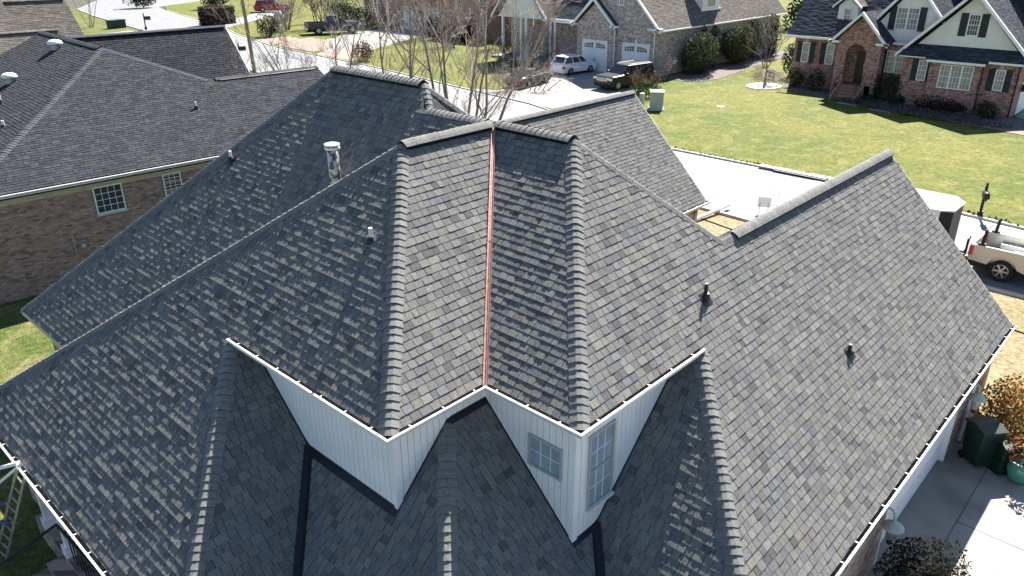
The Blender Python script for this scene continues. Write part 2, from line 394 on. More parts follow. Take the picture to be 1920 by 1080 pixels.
# ================================================================== OWN HOUSE
S, Z0 = .78, 8.8
m1, n1p, mx, my, m0 = 1.0023, .9851, .8887, 1.0187, 1.0261
ml1, nl1, nl2, ml3, nh, ne = 1.0248, .9818, .9959, 1.006, .7506, .9543
aa, bb, c1, d2, c2, d3 = 2.601*S, 3.0316*S, 5.6475*S, -.6807*S, 1.0155*S, 3.7695*S
ZU, ZL = -4*S, -7.8129*S
GU, WU = .1194*S, .489*S
X1 = ('x', m1, -bb); X2 = ('x', mx, 0.); Y1 = ('y', n1p, 0.); Y2 = ('y', my, -aa)
LY1 = ('y', nl1, c1); LX2 = ('x', ml1, d2); LY2 = ('y', nl2, c2); LX3 = ('x', ml3, d3)
def pl(P, z): return z/P[1]+P[2]
def zz(P, c): return P[1]*(c-P[2])
def hip(a, b, z):
    d = {a[0]: pl(a, z), b[0]: pl(b, z)}; return V(d['x'], d['y'], z+Z0)
def W(x, y, z): return V(x, y, z+Z0)
J = W(0, 0, 0); P1 = hip(X2, Y2, 0); P2 = hip(X1, Y1, 0)
gx1, gy1, gx2, gy2 = pl(X1, ZU), pl(Y1, ZU), pl(X2, ZU), pl(Y2, ZU)
G1, G2, G3 = W(gx1, gy1, ZU), W(gx2, gy1, ZU), W(gx2, gy2, ZU)
wx1, wy1, wx2, wy2 = gx1-GU+WU, gy1-GU+WU, gx2-GU+WU, gy2-GU+WU
h0 = .5968*S; xr = .281; y0n, y0f = 3.078*S, 7.2874*S
R0n, R0f, R0j = W(xr, y0n, h0), W(xr, y0f, h0), W(0, y0n-h0/1.02, 0)
E1 = W(-6.11, y0f+(h0-ZL)/ne, ZL)
HLb = W(pl(X1, ZL), -ZL/nh, ZL); V0b = W(-6.11, -ZL/nh, ZL)
H1t, H1b = hip(X1, LY1, ZU), hip(X1, LY1, ZL); V1b = hip(LX2, LY1, ZL); H2b = hip(LX2, LY2, ZL); V2b = hip(LX3, LY2, ZL)
H3t, H3b = hip(LX3, Y2, ZU), hip(LX3, Y2, ZL)
zw1 = zz(LX2, wx1); W1b = W(wx1, wy1, zw1); V1t = W(wx1, pl(LY1, zw1), zw1)
zw2 = zz(LY2, wy1); H2t = W(pl(LX2, zw2), wy1, zw2); W2b = W(wx2, wy1, zw2)
zw3 = zz(LY2, wy2); W3b = W(wx2, wy2, zw3); V2t = W(pl(LX3, zw3), wy2, zw3)
W1t = W(wx1, pl(LY1, ZU), ZU); W4t = W(pl(LX3, ZU), wy2, ZU)
z3 = -2.6464*S; x3e = 14.8627*S
T3 = W(-z3/.9429, pl(Y2, z3), z3); R3e = W(x3e, T3[1], z3); ER = W(x3e, pl(Y2, ZL), ZL)
y3 = T3[1]
R4e = V(15.62, 7.273, 6.5); R4b = V(15.62, 3.479, 2.706); R4s = V(2.4, 7.273, 6.5); R4sb = V(6.4, 3.479, 2.706)

house = empty('brick_house', 'large foreground house with a grey shingle hip roof and white board walls between its slopes', 'house', (0, 0, 0))
faces = {
 'X1': ([P2, HLb, H1b, H1t, G1], ZU), 'Y1': ([P2, G1, G2, J], ZU), 'X2': ([J, G2, G3, P1], ZU),
 'Y2': ([P1, G3, H3t, H3b, ER, R3e, T3], ZU), 'LY1': ([H1t, H1b, V1b, V1t, W1t], ZL), 'LX2': ([V1t, V1b, H2b, H2t, W1b], ZL),
 'LY2': ([W2b, H2t, H2b, V2b, V2t, W3b], ZL), 'LX3': ([V2t, V2b, H3b, H3t, W4t], ZL),
 'X0': ([R0f, E1, V0b, W(-.176, 0, 0), W(-.176, R0j[1], 0), R0n], ZL), 'Y3': ([P2, J, V0b, HLb], ZL),
 'R4': ([R4e, R4s, R4sb, R4b], ZL),
}
R0h = [R0n, R0j, R0j+V(1.2, -.9, -1.05), R0n+V(1.5, -1.5, -1.53)]
roof = None
pieces = []
rb = MB()
for k, (poly, za) in faces.items():
    P, n, u, v = face_frame(poly); rb.prism([q-n*.004 for q in P], -n*.05)
    pieces += shingle_pieces(poly, za+Z0 if k != 'R4' else 2.706)
pieces += shingle_pieces(R0h, R0j[2])
P, n, u, v = face_frame(R0h); rb.prism([q-n*.004 for q in P], -n*.05)
# hidden rear slopes
R0fb = W(6.2, E1[1], ZL)
for poly in ([R0n, R0f, W(6.6, E1[1], ZL), W(6.6, y0n, ZL)], [R0f, E1, W(6.6, E1[1], ZL)], [J, P1, T3, W(3.2, 0, -2.84), W(4, 1.9, -3.55), R0j],
             [R3e, T3, V(T3[0], .02, 2.71), V(R3e[0], .02, 2.71)], [R4e, V(15.62, 11.1, 2.706), V(6, 11.1, 2.706), R4s]):
    P, n, u, v = face_frame(poly) if len(poly) != 6 else face_frame(poly)
    rb.prism([q-n*.004 for q in P], -n*.05)
roof = rb.build('roof', 'deck', house)
emit(pieces, 'shingle', 'shingle_courses', 'shingle', roof)
# ---- ridge and hip caps
NF = {k: face_frame(p)[1] for k, (p, z) in faces.items()}
NF['R0h'] = face_frame(R0h)[1]; NP = nrm(V(1, 0, 1)); NYP = nrm(V(0, 1, 1))
caps = []
def hipcap(A, B, a, b, **k): caps.extend(cap_pieces(A, B, NF[a] if isinstance(a, str) else a, NF[b] if isinstance(b, str) else b, **k))
hipcap(P2, G1, 'X1', 'Y1'); hipcap(P1, G3, 'X2', 'Y2'); hipcap(P2, HLb, 'X1', 'Y3', width=.13); hipcap(R0f, E1, 'X0', NYP, width=.13)
hipcap(H1t, H1b, 'X1', 'LY1'); hipcap(H2t, H2b, 'LX2', 'LY2', t=.007); hipcap(H3t, H3b, 'LX3', 'Y2'); hipcap(P1, T3, 'Y2', NP, width=.13)
hipcap(R0n, R0j, 'R0h', 'X0', width=.13); hipcap(R0n, R0n+V(1.5, -1.5, -1.53), 'R0h', NP, width=.13)
vents = MB()
def vridge(A, B, a, b, cut=.25):
    A, B = np.asarray(A, float), np.asarray(B, float)
    na_, nb_ = (NF[a] if isinstance(a, str) else a), (NF[b] if isinstance(b, str) else b)
    vents = MB(); d = nrm(B-A); caps.extend(cap_pieces(A, B, na_, nb_, lift=.05, width=.165, t=.008))
    for nn, no in ((na_, nb_), (nb_, na_)):
        w_ = nrm(np.cross(d, nn)); w_ = w_ if w_@no < 0 else -w_
        vents.obox(A+d*.03+w_*.02+nn*.008, (B-A)-d*.06, w_*.138, nn*.036)
    vents.build('ridge_vent', 'black', roof)
vridge(R0f, R0n, 'X0', NP); vridge(R0j+V(-.07, -.1, 0), J+V(-.05, .12, 0), 'X2', NP); vridge(J+V(0, -.12, 0), P1, 'X2', NP)
vridge(P2, J+V(-.12, 0, 0), 'Y1', NYP); vridge(T3+V(.45, 0, 0), R3e, 'Y2', NYP); vridge(R4s, R4e, 'R4', NYP)
hipcap(T3+V(-.05, 0, 0), T3+V(.5, 0, 0), 'Y2', NYP, width=.15); hipcap(J+V(-.25, 0, .03), J+V(.02, 0, .03), 'Y1', NYP); hipcap(J+V(0, .2, .03), J+V(0, -.2, .03), 'X2', NP)
emit(caps, 'ridge_cap', 'ridge_cap_run', 'shingle', roof, 290)
# ---- valleys
def valley(name, m, A, B, nA, nB, wd=.055, h=.016, rib=.012, parent=house):
    A, B = np.asarray(A, float), np.asarray(B, float); d = nrm(B-A); b = MB()
    na = nrm(nA+nB)
    wA = nrm(np.cross(d, nA)); wA = wA if wA@nB > 0 else -wA
    wB = nrm(np.cross(d, nB)); wB = wB if wB@nA > 0 else -wB
    sec = [wA*wd+nA*(h-.014), wA*wd+nA*h, wA*.016+na*(h*1.0), wA*.006+na*(h+rib), wB*.006+na*(h+rib), wB*.016+na*(h*1.0), wB*wd+nB*h, wB*wd+nB*(h-.014)]
    k = max(1, int(np.linalg.norm(B-A)/1.9)); vs = []; fs = []
    for i in range(k):
        f0, f1 = i/k, (i+1)/k; o = len(vs)
        for f, up in ((f0, .003), (f1+.004, .008)):
            P = A+(B-A)*f
            vs += [P+s_+na*up for s_ in sec]
        q = len(sec); fs += [(o+j, o+j+1, o+q+j+1, o+q+j) for j in range(q-1)]
    b.add(vs, fs); o = b.build(name, m, parent)
    return o
cv = valley('copper_valley', 'copper', J+V(-.06, -.06, -.03), G2+V(-.03, -.03, -.03), NF['Y1'], NF['X2'])
g_ = MB(); na = nrm(NF['Y1']+NF['X2'])
g_.tube(J+V(-.08, -.08, -.06)+na*.034, G2+V(-.03, -.03, -.03)+na*.034, .009, .009, 5); g_.build('seam_groove', 'copper_dark', cv)
valley('metal_valley', 'darkmetal', V1t, V1b, NF['LY1'], NF['LX2'], .095, .014, .004)
valley('metal_valley', 'darkmetal', V2t, V2b, NF['LY2'], NF['LX3'], .095, .014, .004)
# ---- flashing at the foot of the walls
fb = MB()
def foot(A, B, nroof, out, wd=.13):
    A, B = np.asarray(A, float), np.asarray(B, float); d = nrm(B-A); o = np.asarray(out, float)
    w_ = o-nroof*(o@nroof); w_ = nrm(w_)
    fb.obox(A+nroof*.014-d*.03, (B-A)+d*.06, w_*wd, nroof*.006)
foot(V1t, W1b, NF['LX2'], (-1, 0, 0), .14); foot(W2b, H2t, NF['LY2'], (0, -1, 0), .11); foot(W1t, V1t, NF['LY1'], (-1, 0, 0), .035)
foot(H2t, W1b, NF['LX2'], (0, -1, 0), .035); foot(W2b, W3b, NF['LY2'], (-1, 0, 0), .035); foot(W3b, V2t, NF['LY2'], (0, -1, 0), .09); foot(V2t, W4t, NF['LX3'], (0, -1, 0), .035)
fb.build('wall_flashing', 'darkmetal', house)
# ---- board walls
ztop = ZU+Z0-.10
def zroof(x, y):   # lower roof height at a plan point just outside the walls
    x_, y_ = x, y
    return None
wall = MB()
for poly, d in (([W1t, V1t, W1b, V(wx1, wy1, ztop), V(wx1, W1t[1], ztop)], (.06, 0, 0)), ([W1b, H2t, W2b, V(wx2, wy1, ztop), V(wx1, wy1, ztop)], (0, .06, 0)),
                ([W2b, W3b, V(wx2, wy2, ztop), V(wx2, wy1, ztop)], (.06, 0, 0)), ([W3b, V2t, W4t, V(W4t[0], wy2, ztop), V(wx2, wy2, ztop)], (0, .06, 0))):
    wall.prism(poly, d)
bw = wall.build('upper_wall', mat('siding_groove', (.1, .105, .11), .7, noise=.1, scale=5), house)
def boards(A, B, bottom, out, wd=.132, holes=()):
    A, B = np.asarray(A, float), np.asarray(B, float); L = np.linalg.norm((B-A)[:2]); d = nrm(B-A); o = np.asarray(out, float)
    k = max(1, round(L/wd)); wd = L/k
    for i in range(k):
        e0, e1 = i*wd+.005, (i+1)*wd-.005
        brk = sorted({e0, e1} | {h for hh in holes for h in hh[:2] if e0+.01 < h < e1-.01})
        for s0, s1 in zip(brk[:-1], brk[1:]): one_board(A, d, o, s0, s1, bottom, holes)
def one_board(A, d, o, s0, s1, bottom, holes):
        if True:
            pass
        zb0, zb1 = bottom(s0), bottom(s1)
        segs = [(zb0, zb1, ztop, ztop)]
        for (h0_, h1_, za, zb) in holes:
            if s0 < h1_-.01 and s1 > h0_+.01:
                ns = []
                for (p, q, r, t_) in segs:
                    ns.append((p, q, min(r, za), min(t_, za))); ns.append((max(p, zb), max(q, zb), r, t_))
                segs = ns
        for (p, q, r, t_) in segs:
            if r-max(p, q) < .03 and r-min(p, q) < .05: continue
            P_ = [A+d*s0, A+d*s1]; b = MB()
            pts = [V(P_[0][0], P_[0][1], p), V(P_[1][0], P_[1][1], q), V(P_[1][0], P_[1][1], t_), V(P_[0][0], P_[0][1], r)]
            if t_-q < .002: pts = [pts[0], pts[1], pts[3]]
            if r-p < .002: pts = [pts[0], pts[1], pts[2]]
            ctr = np.mean(pts, axis=0); b.prism([x-ctr for x in pts], o*.012)
            ob = b.build('siding_board', 'siding', bw); ob.location = ctr
gap = .035
def bot(A, B, fn):
    A, B = np.asarray(A, float), np.asarray(B, float); d = nrm(V(B[0]-A[0], B[1]-A[1], 0))
    return lambda s: min(fn(A[0]+d[0]*s, A[1]+d[1]*s)+Z0+gap, ztop)
def rflat(P): P = P.copy(); P[2] = 0; return P
A_, B_ = rflat(W1t), V(wx1, wy1, 0); boards(A_, B_, bot(A_, B_, lambda x, y: max(zw1, zz(LY1, y))), (-1, 0, 0))
A_, B_ = V(wx1, wy1, 0), V(wx2, wy1, 0); boards(A_, B_, bot(A_, B_, lambda x, y: min(zz(LX2, x), zw2)), (0, -1, 0))
A_, B_ = V(wx2, wy1, 0), V(wx2, wy2, 0)
WIN3 = (wy1-(-3.895), wy1-(-4.545), 4.35, 4.895); boards(A_, B_, bot(A_, B_, lambda x, y: zz(LY2, y)), (-1, 0, 0), holes=[(.992, 1.693, 4.327, 4.923)])
A_, B_ = V(wx2, wy2, 0), rflat(W4t); boards(A_, B_, bot(A_, B_, lambda x, y: max(zw3, zz(LX3, x))), (0, -1, 0), holes=[(.307, .978, 3.687, 5.123)])
for (x, y, zb) in ((wx1, wy1, W1b[2]), (wx2, wy2, W3b[2])):
    cb_ = MB(); cb_.box(x-.026, x+.09, y-.026, y+.004, zb+.01, ztop); cb_.box(x-.026, x+.004, y+.0045, y+.05, zb+.01, ztop)
    cb_.build('corner_board', 'siding', house)
# ---- windows in the upper walls
def window(parent, o, du, dz, dn, w_, h, nx, nz, fr=.04, mun=.014, glass='glass', mid=False, frame='trim', depth=.05, muncol=None):
    """o: lower left outside corner; du along wall, dn outward. Frame, sash bars, pane."""
    o, du, dn = map(lambda q: np.asarray(q, float), (o, du, dn)); dz = V(0, 0, 1); f = MB()
    f.obox(o, du*fr, dz*h, dn*depth); f.obox(o+du*(w_-fr), du*fr, dz*h, dn*depth)
    f.obox(o+du*fr, du*(w_-2*fr), dz*fr, dn*depth); f.obox(o+du*fr+dz*(h-fr), du*(w_-2*fr), dz*fr, dn*depth)
    if mid: f.obox(o+du*fr+dz*(h/2-.02), du*(w_-2*fr), dz*.04, dn*(depth-.01))
    wf = f.build('window', frame, parent)
    g = MB(); g.obox(o+du*fr+dz*fr, du*(w_-2*fr), dz*(h-2*fr), dn*.012); g.build('pane', glass, wf)
    m_ = MB(); ww, hh = w_-2*fr, h-2*fr
    for i in range(1, nx): m_.obox(o+du*(fr+ww*i/nx-mun/2)+dz*fr, du*mun, dz*hh, dn*.022)
    for i in range(1, nz):
        if mid and abs(i/nz-.5) < .01: continue
        m_.obox(o+du*fr+dz*(fr+hh*i/nz-mun/2), du*ww, dz*mun, dn*.0205)
    if m_.v: m_.build('glazing_bars', 'trim', wf)
    return wf
MT['greyframe'] = mat('grey_window_frame', (.42, .42, .42), .5)
window(house, (wx2, wy1-.99, 4.325), (0, -1, 0), 0, (-1, 0, 0), .705, .6, 3, 2, .04, .014, 'glass_painted_sky', frame='greyframe')
window(house, (wx2+.305, wy2, 3.685), (1, 0, 0), 0, (0, -1, 0), .675, 1.44, 3, 4, .042, .014, 'glass_painted_sky', mid=True, frame='greyframe')
sl_ = MB(); sl_.box(wx2+.28, wx2+1.0, wy2-.085, wy2, 3.64, 3.684); sl_.build('window_sill', 'trim', house)
# ---- soffit, fascia and gutters
sf = MB()
zs = ztop-.001
def strip(xa, xb, ya, yb): sf.box(xa, xb, ya, yb, zs, zs+.02)
strip(gx1+.05, wx1+.05, gy1+.01, W1t[1]); strip(wx1+.05, wx2+.05, gy1+.05, wy1+.05); strip(gx2+.05, wx2+.05, gy2+.05, gy1+.045); strip(wx2+.05, H3t[0]+.3, gy2+.05, wy2+.05)
sf.build('soffit', 'trim', house)
def gutter(pts, outs, parent=house, wd=.125, ht=.10, lip=.034, name='gutter', caps_=(True, True), hang=.62):
    """pts: fascia line at roof edge height (top of gutter); outs: outward unit normals per segment"""
    n = len(pts); pts = [np.asarray(p, float) for p in pts]; outs = [np.asarray(o, float) for o in outs]
    off = []
    for i in range(n):
        if i == 0: o = outs[0]
        elif i == n-1: o = outs[-1]
        else: o = outs[i-1]+outs[i]
        off.append(o)
    prof = [(0, 0), (0, -ht), (wd*.72, -ht), (wd*.85, -ht*.5), (wd, -ht*.35), (wd, .004), (wd-lip, .004), (wd-lip, -.012), (wd-.008, -ht*.38), (wd*.7, -ht+.012), (.006, -ht+.012), (.006, 0)]
    b = MB(); vs = []; q = len(prof)
    for p, o in zip(pts, off): vs += [p+o*a+V(0, 0, z) for a, z in prof]
    fs = []; mi = []
    for i in range(n-1):
        for j in range(q-1):
            fs.append((i*q+j, (i+1)*q+j, (i+1)*q+j+1, i*q+j+1)); mi.append(1 if j >= 7 else 0)
    for i, c_ in ((0, caps_[0]), (n-1, caps_[1])):
        if c_: fs.append(tuple(i*q+j for j in range(0, 6))); mi.append(0)
    b.add(vs, fs); b.m = mi
    g = b.build(name, ['gutter', 'gutter_dirt'], parent)
    for i in range(n-1):
        A, B = pts[i]+off[i]*0, pts[i+1]; L = np.linalg.norm(B-A); d = (B-A)/L; k = max(1, int(L/hang))
        for j in range(k):
            h = MB(); h.obox(V(0, 0, 0), d*.02, outs[i]*(wd-.012), V(0, 0, .008)); oh = h.build('gutter_hanger', 'gutter', g); oh.location = A+d*(L*(j+.5)/k)+V(0, 0, .0)
    return g
ZG = ZU+Z0-.012
GI = .042
gutter([V(gx1+GI, H1t[1]+.02, ZG), V(gx1+GI, gy1+GI, ZG), V(gx2+GI, gy1+GI, ZG), V(gx2+GI, gy2+GI, ZG), V(H3t[0]+.02, gy2+GI, ZG)], [(-1, 0, 0), (0, -1, 0), (-1, 0, 0), (0, -1, 0)], wd=.135)
exl = pl(X1, ZL); eyr = pl(Y2, ZL); ZGL = ZL+Z0-.012
gutter([V(exl+GI, HLb[1], ZGL), V(exl+GI, H1b[1]-1, ZGL)], [(-1, 0, 0)], wd=.145)
gutter([V(-3.6, eyr+GI, ZGL), V(x3e+.06, eyr+GI, ZGL)], [(0, -1, 0)], wd=.145)
gutter([V(6.5, 3.479, 2.69), V(15.75, 3.479, 2.69)], [(0, -1, 0)])
# soffit + fascia of lower eaves, brick walls
lw = MB()
lw.box(exl+.05, exl+.5, H1b[1]-1, HLb[1], ZGL-.13, ZGL-.11); lw.box(-3.6, x3e, eyr+.05, eyr+.4, ZGL-.13, ZGL-.11)
lw.box(E1[0]+.01, E1[0]+.45, V0b[1]-1, E1[1]-.02, ZGL-.13, ZGL-.11); lw.box(E1[0]-.012, E1[0]+.012, V0b[1]-1, E1[1], ZGL-.13, ZGL+.005)
lw.build('eave_soffit', 'cream', house)
yw = eyr+.2
def wallbox(*a):
    b = MB(); b.box(*a); return b.build('wall', 'tbrick', house)
wallbox(-6.1+.42, -5.4, V0b[1]-2, E1[1]-.4, 0, ZGL-.13); wallbox(exl+.45, exl+.7, 6.3, 7.7, 0, ZGL-.13)
wallbox(-3.5, 3.4, yw, yw+.3, 0, ZGL-.13); wallbox(8.28, x3e-.25, yw, yw+.3, 0, ZGL-.13); wallbox(3.4, 8.28, yw, yw+.3, 2.3, ZGL-.13)
for poly in ([V(x3e-.25, yw, 0), V(x3e-.25, 2*y3-yw, 0), V(x3e-.25, 2*y3-yw, ZGL-.13), V(x3e-.25, y3, 6.55), V(x3e-.25, yw, ZGL-.13)],
             [V(15.2, 3.7, 0), V(15.2, 10.8, 0), V(15.2, 10.8, 2.6), V(15.2, 7.27, 6.3), V(15.2, 3.7, 2.6)]):
    b = MB(); b.prism(poly, (.2, 0, 0)); b.build('wall', 'tbrick', house)
wallbox(6.4, 15.2, 3.75, 3.95, 0, 2.57); wallbox(1.5, 2.0, .2, 6, 0, 3); wallbox(8.0, x3e-.25, 2*y3-yw-.3, 2*y3-yw, 0, 2.57)
rk = MB()
for (a, b, out) in ((R3e, ER, V(1, 0, 0)), (R4e, R4b, V(1, 0, 0))):
    d = b-a; rk.obox(a-V(0, 0, .17)+out*.0, d, out*.03, V(0, 0, .165))
rk.build('rake_board', 'trim', house)
gd = MB(); gd.box(3.4, 8.28, yw+.12, yw+.2, 0, 2.3)
for i in range(4): gd.box(3.45, 8.2, yw+.105, yw+.1195, .06+i*.57, .06+i*.57+.5)
gdo = gd.build('garage_door', 'door_white', house)
jm = MB(); jm.box(8.2, 8.2795, yw-.01, yw+.119, 0, 2.3); jm.box(3.4005, 3.48, yw-.01, yw+.119, 0, 2.3); jm.box(3.48, 8.2, yw-.012, yw+.118, 2.2, 2.3); jm.build('door_frame', 'trim', house)
ds = MB(); ds.path([V(9.35, eyr-.06, 2.55), V(9.35, yw-.06, 2.3), V(9.35, yw-.06, .1)], .045, 6); ds.build('downspout', 'gutter', house)

# ---- things standing on the own roof
def vent_pipe(name, label, base, n, h, r, pipe, boot=True, lean=None):
    t = empty(name, label, 'vent pipe', base, group='vent pipes on the roofs')
    b = MB(); b.tube((0, 0, -.05), (0, 0, h), r, r, 12); b.build('pipe', pipe, t, smooth=False)
    if boot:
        dn = np.asarray(n, float); v = nrm(V(n[0]*n[2], n[1]*n[2], -(n[0]**2+n[1]**2))); u = np.cross(v, dn)
        f = MB(); f.obox(-u*.13-v*.12+dn*.01, u*.26, v*.26, dn*.006); f.build('flashing', 'rubber', t)
        c = MB(); c.lathe(-dn*.0, [(r*2.6, .012), (r*2.2, .05), (r*1.3, h*.42)], 12, ax=nrm(V(0, 0, 1)+dn*.4)); c.build('boot', 'rubber', t)
    return t
def on(P, c): return None
vp = vent_pipe('vent_pipe', 'black vent pipe with a rubber boot on the sunlit slope near the garage ridge', (.716, -4.6215, 6.159), NF['Y2'], .30, .035, 'rubber')
vent_pipe('vent_pipe', 'short vent stub with a pale cap low on the sunlit garage slope', (3.828, -6.345, 4.403), NF['Y2'], .2, .04, 'rubber')
vent_pipe('vent_pipe', 'white plastic vent pipe with a black boot beside the left hip', (-3.66, -.657, 7.45), NF['X1'], .27, .035, 'pvc')
vent_pipe('vent_pipe', 'small white vent pipe near the far left hip of the main slope', (-1.884, 7.359, 7.09), NF['X0'], .23, .035, 'pvc')
def galv_mat():
    m = MT['galv']; t = m.node_tree; N = t.nodes; b = N['Principled BSDF']
    g = N.new('ShaderNodeNewGeometry'); nz = N.new('ShaderNodeTexNoise'); nz.inputs['Scale'].default_value = 7; nz.inputs['Detail'].default_value = 5; t.links.new(g.outputs['Position'], nz.inputs['Vector'])
    cr_ = N.new('ShaderNodeValToRGB'); e = cr_.color_ramp.elements; e[0].position = .5; e[0].color = (.52, .51, .49, 1); e[1].position = .56; e[1].color = (.1, .1, .1, 1)
    t.links.new(nz.outputs['Fac'], cr_.inputs[0]); t.links.new(cr_.outputs[0], b.inputs['Base Color'])
galv_mat()
fl = empty('flue_pipe', 'tall metal flue with peeling paint and a round white cap behind the left hip', 'flue', (-1.713, 3.133, 7.05))
b = MB(); b.tube((0, 0, -.1), (0, 0, 1.06), .125, .12, 18); b.build('pipe', 'galv', fl, True)
b = MB(); b.lathe((0, 0, 1.0), [(.15, 0), (.165, .01), (.165, .045), (.15, .05)], 18); b.build('collar', 'pvc', fl)
b = MB(); b.lathe((0, 0, 1.08), [(.165, 0), (.17, .015), (.165, .035), (.12, .05), (.02, .055)], 18); b.build('rain_cap', 'pvc', fl)
b = MB(); b.lathe((0, 0, .06), [(.24, 0), (.2, .04), (.135, .1)], 18); b.build('flashing', 'darkmetal', fl)
#@@PART2
# ================================================================== GROUND
slab('ground', [(-400, -300), (700, -300), (700, 900), (-400, 900)], -.6, -.02, 'ground_soil')
FAR = [(29.1, -80), (29.2, -5.3), (30.0, 0), (30.9, 6), (31, 14.6), (33, 22), (36, 30.9), (37.4, 40.7), (40.0, 57), (41.9, 78), (46, 95), (51.3, 112), (55.6, 133.5), (58, 143)]
NEAR = [(20.9, -80), (20.9, -6), (21.9, 5), (22.6, 15), (25, 27), (27.6, 41), (30.2, 65), (33.5, 80), (37.3, 95.4), (39.4, 110), (44.1, 141.5), (48, 160)]
sheet('road', NEAR+[(70, 200), (150, 215), (150, 172), (75, 163), (61, 153)]+FAR[::-1], .004, 'asphalt')
def offset(line, d):
    out = []
    for i, p in enumerate(line):
        a = np.array(line[max(0, i-1)]); b = np.array(line[min(len(line)-1, i+1)]); t = nrm(b-a); out.append((p[0]+t[1]*d, p[1]-t[0]*d))
    return out
def kerb(name, line, d, h=.12):
    b = MB(); o = offset(line, d); n = len(line)
    pan = offset(line, -d*1.6)
    for i in range(n-1):
        b.prism([(*line[i], -.02), (*o[i], -.02), (*o[i], h), (*line[i], h)][:4] if 0 else [(*line[i], h), (*o[i], h), (*o[i+1], h), (*line[i+1], h)], (0, 0, -h-.02))
        b.add([(*line[i], .012), (*line[i+1], .012), (*pan[i+1], .010), (*pan[i], .010)], [(0, 1, 2, 3)])
    k = b.build(name, 'kerb'); k['kind'] = 'structure'; return k
kerb('kerb', FAR, .16); kerb('kerb', NEAR, -.16)
slab('lawn', offset(FAR, .17)[::-1][:0] or ([p for p in offset(FAR, .17)]+[(200, 143), (200, -80)]), -.01, .10, 'grass')
slab('front_yard', [(-9, -80)]+[p for p in offset(NEAR, -.17)][:4]+[(22.6, 15), (11, 15), (2, 8.5), (2, -80)], -.015, .0, 'drygrass')
sheet('verge_lawn', [p for p in offset(NEAR, -.17)][4:]+[(46, 200), (-40, 200), (-40, 41)], -.010, 'grass_left')
slab('far_lawn', [(p[0], p[1]) for p in offset(FAR, .17)[-2:]]+[(62, 152.5), (75, 162.5), (150, 171.5), (200, 171), (200, 120)], -.012, .09, 'grass')
sheet('side_lawn', [(-40, 4), (-8.2, 4), (-6, 14), (12, 16), (22, 16), (24, 27), (10, 40), (-40, 40)], -.012, 'grass_left')
sheet('driveway', [(-6, -30), (9.3, -30), (9.3, -9.6), (9.3, -7.6), (-6, -7.6)], .012, 'conc_old')
jt = MB()
for a in ((-6, 9.3, -8.735, -8.715), (6.02, 6.04, -30, -8.735), (2.4, 2.42, -30, -8.735), (-6, 9.3, -12.5, -12.48)): jt.box(a[0], a[1], a[2], a[3], .0125, .0165)
j_ = jt.build('driveway_joints', mat('joint_dirt', (.1, .09, .08), .9), None); j_['kind'] = 'structure'
sheet('neighbour_driveway', [(35.2, 24.5), (50, 28.8), (53.4, 30.3), (53.4, 39.6), (47.5, 40.5), (43, 37.5), (38.5, 36.8), (37.3, 40), (36, 30.9)], .108, 'concrete')
jt = MB()
for (a, b_) in (((40, 27.5), (41.5, 37)), ((45, 28.6), (46.4, 39.5)), ((49.5, 29.5), (50.5, 40)), ((37, 31), (53.3, 35))):
    d = nrm(np.array(b_)-np.array(a)); nn = V(-d[1], d[0])*.02
    jt.add([(a[0]+nn[0], a[1]+nn[1], .1125), (a[0]-nn[0], a[1]-nn[1], .1125), (b_[0]-nn[0], b_[1]-nn[1], .1125), (b_[0]+nn[0], b_[1]+nn[1], .1125)], [(0, 1, 2, 3)])
j_ = jt.build('neighbour_driveway_joints', 'conc_old', None); j_['kind'] = 'structure'
# drives of the house behind the trees
sheet('far_driveway', [(41.2, 62), (47.5, 66.8), (62, 74), (80, 71.2), (80, 73.5), (66, 78), (64.6, 85.5), (58, 84.5), (46.5, 77.5), (43.9, 71.5)], .108, 'concrete')
sheet('paver_drive', [(41.0, 61.5), (46.9, 66.3), (46, 71), (41.5, 69)], .112, 'paver'); sheet('paver_drive', [(42.3, 80.2), (49, 84), (49, 87), (44.3, 87.5)], .112, 'paver')
slab('planting_bed', [(42.2, 70.5), (46.5, 72.5), (50, 78), (50.5, 83.5), (46, 82.5), (42.4, 79)], .09, .14, 'leafbed')
sheet('far_driveway', [(49.8, 104.5), (70, 121), (72, 125.5), (70, 128), (51.0, 110.5)], .108, 'concrete')
sheet('left_driveway', [(20, 95), (37.2, 96), (39.0, 108.8), (38, 112), (20, 106)], .006, 'concrete')
sheet('right_driveway', [(29.4, -6.3), (40, -5.2), (54, -3.2), (56.5, .8), (62, 1), (62, -8), (40, -10.5), (29.4, -11.5)], .108, 'concrete')
slab('shrub_bed', [(54.4, 14.6), (53.8, 12), (52.3, 7.5), (50.8, 2), (51, -4), (55, -4), (56, 1), (58.6, 12), (58.6, 19.8), (56.8, 19.9)], .09, .13, 'mulch')
sheet('brick_walk', [(54.3, 14.4), (54.5, 12.7), (53.1, 10.5), (51.4, 5), (50, -1), (48, -6), (49.6, -6), (51.2, -1.2), (52.6, 4.8), (54.1, 10)][::1], .137, 'walkbrick')
for (x, y) in ((52.9, 11.9), (51.9, 9.0)):
    sheet('stepping_slab', [(x-.35, y-.9), (x+.25, y-.75), (x+.45, y+.9), (x-.15, y+.75)], .118, 'concrete')
slab('tree_ring_bed', [(56.2+1.9*math.cos(a), 20.6+1.5*math.sin(a)) for a in [i*math.pi/8 for i in range(16)]], .09, .15, 'stone')
slab('side_bed', [(53.6, 26.2), (57, 25.6), (70, 27), (80, 27.8), (80, 31.6), (53.6, 30.4)], .09, .13, 'mulch')
